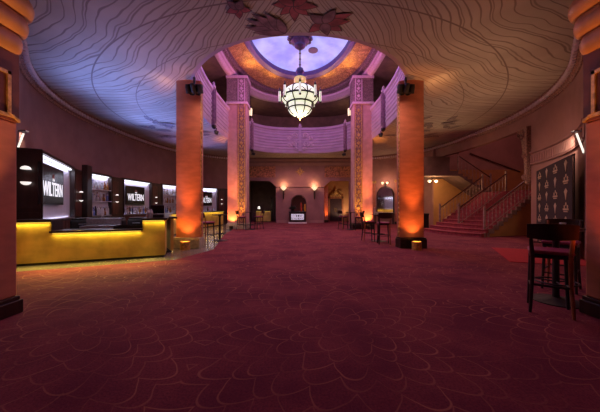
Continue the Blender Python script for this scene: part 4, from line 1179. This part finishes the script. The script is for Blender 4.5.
m = MB(); m.prism([(6.35, 8.85, 0), (5.15, 6.55, 0), (7.1, 5.9, 0), (8.2, 8.0, 0)], (0, 0, .012))
tag(m.build('floor_runner', M['mat_red']), 'bright red runner on the carpet in front of the navy banner', 'rug')
# picture lights
for s, lb in ((1, 'slim white picture light over the navy banner on the right wall'), (-1, 'slim white picture light high beside the end of the back bar')):
    o = thing('picture_light', (s*7.25, 7.0, 2.78), 0, lb, 'wall light', 'slim picture lights')
    m = MB(); m.tube([(s*.15, -.04, -.02), (0, 0, .5)], .021, 8); m.build('light_tube', M['tube'], o, smooth=True)
    m = MB(); m.box(-.10, .10, -.05, .05, .53, .58); m.build('lamp_head', M['steel'], o, bevel=.01)
    m = MB(); m.tube([(s*.15, -.04, -.05), (s*.22, -.07, -.05)], .02, 6); m.tube([(s*.17, -.02, -.05), (s*.02, .05, .52)], .014, 6); m.build('wall_arm', M['steel'], o)
# ================================================================== LIGHT
OR = (1, .27, .05)
def up(loc, tgt, e, ang, c=OR, size=.06, blend=.8): return light('SPOT', 'uplight beam', loc, e, c, size, tgt, ang, blend)
for s in (-1, 1):
    light('SPOT', 'uplight beam', (s*3.69, 8.42, .24), 110, OR, .06, (s*3.70, 8.74, 1.6), 96, .6)
    up((s*3.68, 8.15, .28), (s*3.70, 8.85, 3.2), 330, 40)
    light('SPOT', 'uplight beam', (s*4.13, 16.05, .22), 230, OR, .06, (s*4.14, 16.4, 1.8), 90, .55)
    up((s*4.10, 15.6, .24), (s*4.14, 16.45, 3.8), 900, 30)
    up((s*3.52, 15.95, .24), (s*3.58, 16.4, 3.0), 330, 40, (1, .50, .14))
    # glow at the heads of the front columns
    up((s*4.3, 8.75, 4.95), (s*4.9, 8.9, 5.6), 9, 130, (1, .5, .2))
# entrance pillars lit from their foot
up((3.3, 2.75, .1), (3.66, 3.15, 2.6), 80, 52, (1, .16, .03))
up((3.1, 2.5, .1), (3.6, 3.2, 3.7), 210, 34, (1, .40, .12))
up((-3.3, 2.75, .1), (-3.66, 3.15, 2.6), 9, 52, (1, .16, .03))
up((-3.1, 2.5, .1), (-3.6, 3.2, 3.7), 340, 34, (1, .46, .18))
# violet light in the rotunda
for x, y, e, c in ((-2.6, 11.5, 110, (.60, .22, 1)), (2.6, 11.5, 110, (.70, .22, .9)), (-2.2, 15.4, 110, (.92, .22, .66)), (2.2, 15.4, 110, (.92, .22, .66)), (0, 18.5, 40, (.6, .25, 1))):
    light('POINT', 'rotunda lamp', (x, y, 8.2), e, c, .5)
light('AREA', 'cove lamp', (0, 13.6, 10.15), 110, (.40, .36, 1), size=4.5, size_y=7)
for x, y in ((-3.0, 16.4), (3.0, 16.4), (-1.7, 17.9), (1.7, 17.9), (-3.2, 12.6), (3.2, 12.6), (0, 18.3), (0, 9.0)):
    light('SPOT', 'dome cove lamp', (x, y, 9.2), 100, (1, .50, .14), .2, (x*.82, CY+(y-CY)*.8, 10.2), 120, 1.0)
for t in (.12, .38, .62, .88):  # spots added to throw the orange glow onto the carpet, no fixtures
    p = on_front(cL*t, -.10, .93); q = on_front(cL*t, -.75, 0)
    light('SPOT', 'counter strip and fill light', p, 95, (1, .80, .16), .08, q, 100, 1.0)
light('POINT', 'bar fill light', (-5.6, 7.6, 1.75), 20, (.85, .80, 1), .15)  # fill added inside the bar, no fixture stands here
for s in (-1, 1): light('POINT', 'gallery lantern lamp', (s*3.75, 20.75, 8.3), 22, (1, .55, .25), .1)
for x, y in ((0, 22.2), (-5.6, 15), (5.6, 15)): light('POINT', 'gallery lamp', (x, y, 8.6), 14, (1, .45, .25), .15)
light('POINT', 'chandelier lamp', (0, 13.9, 5.75), 190, (1, .72, .48), .35)
# ceiling washes
for x, y, t, e, c in ((-7.2, 9.0, (-5.8, 9.3, 5.5), 460, (.21, .32, 1)), (-7.6, 13.0, (-6.4, 12.6, 5.5), 540, (.21, .32, 1)), (-7.2, 17.5, (-6, 16.6, 5.5), 260, (.32, .30, 1)), (-5.2, 7.9, (-3.6, 7.0, 5.5), 80, (.50, .42, 1))):
    light('SPOT', 'ceiling wash', (x, y, 2.98), e, c, .2, t, 125, 1.0)
for x, y, t, e in ((7.2, 9.2, (6.0, 9.5, 5.5), 85), (7.4, 14.0, (6.2, 13.2, 5.5), 65), (5.2, 7.6, (3.4, 7.0, 5.5), 60), (0, 7.2, (0, 6.2, 5.5), 40)):
    light('SPOT', 'ceiling wash', (x, y, 2.6), e, (1, .60, .34) if x else (1, .62, .62), .2, t, 130, 1.0)
# added fill spots without fixtures, brightening walls and carpet
for x, y, e in ((-2.6, 8.0, 125), (2.6, 8.0, 135), (0, 6.4, 45), (-3.9, 13.2, 215), (3.9, 13.2, 215), (0, 20.8, 230), (7.0, 9.8, 95), (6.6, 15.5, 130), (-6.5, 17, 95), (-7, 10.5, 60)):
    light('SPOT', 'added fill spot', (x, y, 5.3), e, (1, .48, .34), .3, (x, y, 0), 152, .8)
light('SPOT', 'added fill spot', (-1.6, 6.0, 5.3), 60, (.75, .35, 1), .3, (-1.8, 4.8, 0), 120, 1.0)  # violet fill added over the left foreground carpet
# sconces
for s in (-1, 1): light('POINT', 'sconce lamp', (s*1.30-.08, yb-.30, 3.25), 22, (1, .58, .28), .08)
light('SPOT', 'recess uplight and fill', (2.33, 23.22, .15), 150, OR, .08, (2.3, 23.55, 2.4), 50)
light('SPOT', 'recess uplight and fill', (4.4, 24.2, .2), 160, (1, .66, .42), .1, (3.4, 25.6, 2.6), 100)  # added fill that brightens the recess walls, no fixture
light('POINT', 'counter strip and fill light', (-3.3, 23.9, 1.5), 7, (1, .75, .3), .1)
light('POINT', 'mirror sconce lamp', (6.6, 21.0, 3.2), 40, (1, .5, .3), .1)
# stairs
light('POINT', 'stair lamp', (8.5, 16.9, 2.75), 85, (1, .60, .26), .12)
light('POINT', 'stair hall lamp', (12.5, 14.2, 6.6), 70, (1, .40, .38), .4)
light('POINT', 'stair hall lamp', (10.4, 13.6, 5.2), 16, (1, .5, .4), .3)
# picture lights
light('SPOT', 'picture lamp', (7.75, 7.9, 3.5), 60, (1, .72, .50), .08, (8.9, 9.1, 1.9), 110, .8)
light('SPOT', 'picture lamp', (-7.75, 7.6, 3.5), 20, (1, .72, .50), .08, (-8.3, 7.6, 2.6), 110, .8)

# ================================================================== CAMERA
cam = D.cameras.new('camera'); cam.sensor_width = 36; cam.lens = 36*F/600; cam.shift_y = 1/600
cam.clip_end = 200
co = D.objects.new('camera', cam); col.objects.link(co); co.location = (0, 0, EYE); co.rotation_euler = (PI/2, 0, 0)
sc_ = bpy.context.scene; sc_.camera = co
w_ = D.worlds.new('night'); sc_.world = w_; w_.use_nodes = True
w_.node_tree.nodes['Background'].inputs[0].default_value = (.01, .008, .012, 1)
sc_.view_settings.view_transform = 'Standard'; sc_.view_settings.look = 'None'; sc_.view_settings.gamma = 1
sc_.view_settings.exposure = 0.12; sc_.view_settings.use_curve_mapping = False
sc_.cycles.max_bounces = 6; sc_.cycles.use_denoising = True; sc_.cycles.sample_clamp_indirect = 4
for o in list(D.objects):
    if 'label' in o and not o['label']: del o['label']
